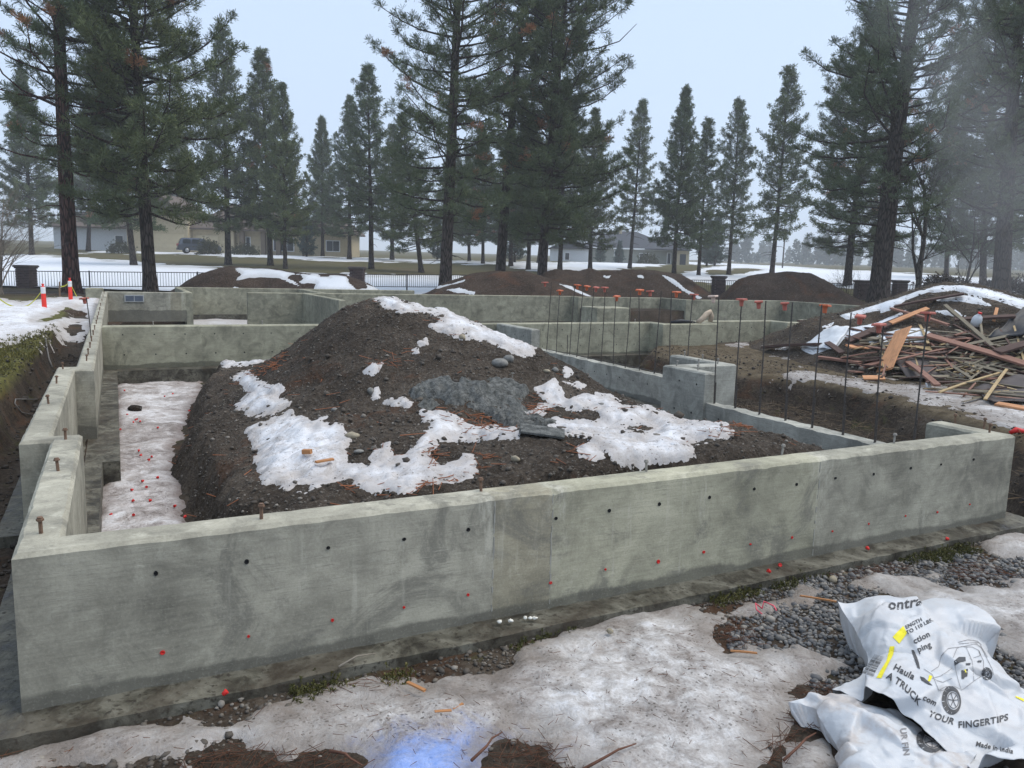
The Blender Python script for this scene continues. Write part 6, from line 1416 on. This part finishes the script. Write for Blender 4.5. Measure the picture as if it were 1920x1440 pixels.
# sides of the bags drop to the ground so that they read as full bags
def skirt(V, nu, nv, mat, parent, name, drop):
    A = V.reshape(nv, nu, 3); e = np.concatenate([A[0, ::-1], A[1:, 0]]); n = len(e); low = e.copy(); cc = A.reshape(-1, 3).mean(0)
    low[:, :2] += (cc[:2]-low[:, :2])*.16; low[:, 2] = G(low[:, 0], low[:, 1])+.005; mid = (e*.55+low*.45); mid[:, 2] += .01*np.sin(np.arange(n)*.55)+.006*np.sin(np.arange(n)*1.7); mid[:, :2] -= (cc[:2]-mid[:, :2])*.03
    W_ = np.concatenate([e, mid, low]); F = [(r_*n+i, r_*n+i+1, (r_+1)*n+i+1, (r_+1)*n+i) for r_ in range(2) for i in range(n-1)]
    obj(name, W_, F, mat, parent, True)
skirt(VB, 130, 110, M['bag'], bag, 'back_sheet', .1); skirt(VL, 110, 100, M['bag_d'], bag2, 'back_sheet', .1)
TU = BVHTree.FromPolygons([tuple(v) for v in VB], [tuple(int(i) for i in f) for f in FB]); TL = BVHTree.FromPolygons([tuple(v) for v in VL], [tuple(int(i) for i in f) for f in FL_])
def stick(u, v, tree=TU, off=.0022):
    d = Vector(ray(u, v)).normalized(); o = Vector(CAM); h = tree.ray_cast(o, d)
    if h[0] is None: return None
    n = h[1]; n = n if n.dot(d) < 0 else -n
    return h[0]+n*off
def print_mesh(name, polys, mat, parent, tree=TU, sub=4.0):
    """polys: photo-space polygons, cut fine and laid on the cloth"""
    bm = bmesh.new()
    for p in polys:
        try: bm.faces.new([bm.verts.new((q[0], q[1], 0)) for q in p])
        except Exception: pass
    bmesh.ops.triangulate(bm, faces=bm.faces[:])
    for _ in range(3):
        ed = [e for e in bm.edges if e.calc_length() > sub]
        if not ed: break
        bmesh.ops.subdivide_edges(bm, edges=ed, cuts=1); bmesh.ops.triangulate(bm, faces=bm.faces[:])
    bad = []
    for v in bm.verts:
        q = stick(v.co.x, v.co.y, tree)
        if q is None: bad.append(v)
        else: v.co = q
    bmesh.ops.delete(bm, geom=bad, context='VERTS')
    me = bpy.data.meshes.new(name); bm.to_mesh(me); bm.free(); me.materials.append(mat)
    o = bpy.data.objects.new(name, me); COL.objects.link(o); o.parent = parent; return o
def lettering(txt, u, v, size, ang, mat, parent, tree=TU, arc=0.0, xs_=1.0, shear=0.0, vert=0.0):
    cu = bpy.data.curves.new('lettering', 'FONT'); cu.body = txt; cu.size = 1.0; cu.resolution_u = 3; cu.space_character = 1.06
    cu.offset = .024
    t = bpy.data.objects.new('lettering', cu); COL.objects.link(t); bpy.context.view_layer.update()
    me = t.evaluated_get(bpy.context.evaluated_depsgraph_get()).to_mesh(); V = [tuple(x.co) for x in me.vertices]; P_ = [tuple(p.vertices) for p in me.polygons]
    t.to_mesh_clear(); bpy.data.objects.remove(t)
    c, s = math.cos(R(ang)), math.sin(R(ang)); ps = []
    for x, y, z in V:
        X_ = (x*xs_+shear*y)*size; Y_ = -y*size+arc*X_*X_/1000.0
        ps.append((u+X_*c-Y_*s, v+X_*s+Y_*c))
    return print_mesh('lettering', [[ps[i] for i in f] for f in P_], mat, parent, tree, 6.0)
def strokes(lines, wd, mat, parent, tree=TU, name='drawing'):
    ps = []
    for ln in lines:
        for (a, b) in zip(ln[:-1], ln[1:]):
            dx, dy = b[0]-a[0], b[1]-a[1]; l_ = math.hypot(dx, dy)+1e-6; nx, ny = -dy/l_*wd/2, dx/l_*wd/2
            ps.append([(a[0]+nx, a[1]+ny), (b[0]+nx, b[1]+ny), (b[0]-nx, b[1]-ny), (a[0]-nx, a[1]-ny)])
    return print_mesh(name, ps, mat, parent, tree)
def Z8(x, y): return (1440+x/4.0, 1080+y/4.0)      # measured on a 4x enlargement
def Zs(L_): return [Z8(*p) for p in L_]
lettering('ontra', *Z8(900, 250), 27, 4, M['ink'], bag, arc=-3.5)
lettering('ENGTH', *Z8(1035, 400), 10, -27, M['ink'], bag); lettering('TO 110 LBS.', *Z8(1045, 442), 10, -28, M['ink'], bag)
lettering('ction', *Z8(1100, 512), 15.5, -27, M['ink'], bag); lettering('ping', *Z8(1128, 575), 15.5, -24, M['ink'], bag)
lettering('Haula', *Z8(935, 700), 17, 28, M['ink'], bag, xs_=1.05); lettering('A TRUCK', *Z8(885, 765), 17.5, 27, M['ink'], bag, arc=3.2); lettering('com', *Z8(1155, 925), 15, 27, M['ink'], bag); lettering('YOUR', *Z8(1200, 1050), 16.5, 25, M['ink'], bag, arc=-2.0, xs_=1.05)
lettering('FINGERTIPS', *Z8(1425, 1140), 17, -1, M['ink'], bag, arc=-1.5, xs_=1.02); lettering('Made in india', *Z8(1555, 1275), 12.5, 12, M['ink'], bag)
for q_ in [Zs([(935, 460), (1012, 375), (1045, 430), (985, 510)]), Zs([(915, 530), (950, 530), (940, 590), (850, 770), (812, 765), (890, 640)]), Zs([(1850, 900), (1920, 925), (1920, 945), (1860, 915)]), Zs([(1210, 745), (1232, 755), (1215, 795), (1198, 790)])]: print_mesh('yellow_block', [q_], M['inky'], bag)
rb_ = random.Random(2); bars = []
for i in range(19):
    t = i/18.0; x0 = 800-90*t; y0 = 590+135*t; x1 = 868-78*t; y1 = 612+140*t; th = rb_.choice([1.6, 2.6, 4.2])
    bars.append(Zs([(x0, y0), (x1, y1), (x1-th*.5, y1+th), (x0-th*.5, y0+th)]))
print_mesh('barcode', bars, M['ink'], bag)
truck = [[(1225, 718), (1280, 680), (1300, 600), (1350, 545), (1440, 535), (1560, 510), (1600, 540), (1640, 620), (1680, 700), (1690, 740)], [(1385, 620), (1415, 545), (1450, 530), (1530, 535), (1580, 560), (1590, 600), (1540, 615)], [(1485, 535), (1530, 640), (1545, 790)], [(1400, 650), (1420, 760), (1450, 860), (1545, 790), (1620, 740)], [(1230, 770), (1300, 750), (1385, 690)], [(1250, 780), (1310, 800), (1380, 770)], [(1425, 500), (1500, 480), (1570, 490), (1600, 520)], [(1430, 510), (1580, 500)], [(1590, 520), (1645, 610)], [(1280, 855), (1330, 830), (1400, 830), (1440, 850)], [(1170, 700), (1230, 740), (1280, 860), (1350, 850)], [(1455, 700), (1600, 560)] if False else [(1580, 560), (1615, 640), (1615, 720)]]
strokes([Zs(l_) for l_ in truck], .8, M['ink_g'], bag)
for q_ in [Zs([(1075, 555), (1098, 560), (1130, 650), (1140, 700), (1120, 690), (1085, 590)]), Zs([(1140, 755), (1170, 765), (1235, 825), (1200, 815), (1150, 785)]), Zs([(1395, 640), (1430, 610), (1480, 610), (1482, 640), (1440, 650), (1400, 672)]), Zs([(1482, 658), (1520, 655), (1515, 670), (1485, 672)]), Zs([(1570, 637), (1603, 635), (1598, 650), (1572, 650)])]: print_mesh('drawing', [q_], M['ink'], bag)
print_mesh('emblem', [Zs([(1450, 712), (1470, 706), (1476, 738), (1488, 734), (1483, 703), (1500, 698), (1495, 755), (1478, 760), (1476, 748), (1464, 752), (1466, 775), (1452, 772)])], M['ink'], bag); print_mesh('emblem', [Zs([(1470, 706), (1483, 703), (1488, 734), (1476, 738)])], M['inky'], bag)
def wheel(cx, cy, rx, ry, tree=TU, parent=bag, rot=0.0):
    def ell(f, n=28, ox=0.0): return [(cx+ox+math.cos(q)*rx*f*math.cos(rot)-math.sin(q)*ry*f*math.sin(rot), cy+math.cos(q)*rx*f*math.sin(rot)+math.sin(q)*ry*f*math.cos(rot)) for q in [6.2832*i/n for i in range(n)]]
    o_, i_ = ell(1.0), ell(.66, ox=rx*.18); n = len(o_)
    ring = [[o_[j], o_[(j+1) % n], i_[(j+1) % n], i_[j]] for j in range(n)]
    print_mesh('drawing', ring, M['ink'], parent, tree)
    a = ell(.55, ox=rx*.18); c = (cx+rx*.18, cy)
    strokes([[a[j], c] for j in range(0, n, 5)]+[a+[a[0]]], 1.2, M['ink'], parent, tree)
    strokes([[o_[j], ((o_[j][0]+i_[j][0])/2, (o_[j][1]+i_[j][1])/2)] for j in range(8, 22, 2)], .9, M['bag'], parent, tree, 'tread_gap')
wheel(*Z8(1375, 935), 18, 27, rot=-.12); wheel(*Z8(1640, 735), 10, 12, rot=-.2)
wheel(*Z8(1210, 1240), 26, 20, TL, bag2, .5); lettering('UR FIN', *Z8(990, 1145), 16, 82, M['ink_g'], bag2, TL)

for root, Vv in ((bag, VB), (bag2, VL)):        # stand each bag's origin at its own base
    b_ = Vector((float(Vv[:, 0].mean()), float(Vv[:, 1].mean()), 0.0)); root.location = b_
    for ch in root.children: ch.location = -b_
# ================================================================ air
def vol(name, V, F, dens, col, label=None, aniso=.1):
    m = bpy.data.materials.new(name+'_air'); m.use_nodes = True; t = m.node_tree; t.nodes.clear(); o = t.nodes.new('ShaderNodeOutputMaterial'); v = t.nodes.new('ShaderNodeVolumePrincipled')
    v.inputs['Color'].default_value = (*col, 1); v.inputs['Density'].default_value = dens; v.inputs['Anisotropy'].default_value = aniso; t.links.new(v.outputs[0], o.inputs['Volume'])
    q = obj(name, V, F, m); return tag(q, label, 'haze' if label else None, kind='stuff')
M_ = None
for i, (u, v, r_) in enumerate([(1690, -10, 1.7), (1770, 80, 2.0), (1815, 180, 2.1), (1850, 300, 2.4), (1890, 430, 2.8)]):
    c = atd(u, v, 32); V = IV2*np.array([r_*.9, r_*.9, r_*1.3])+c
    vol('smoke', V, [tuple(f) for f in IF2.tolist()], SMOKE, (.93, .95, 1.0), 'drifting smoke before the pines on the right, %s puff from the top' % ordn(i))
hb = MB().box((-1000, -80, -3), (1500, 1600, 44)); vol('haze', hb.V, hb.F, HAZE, (.93, .96, 1.0))
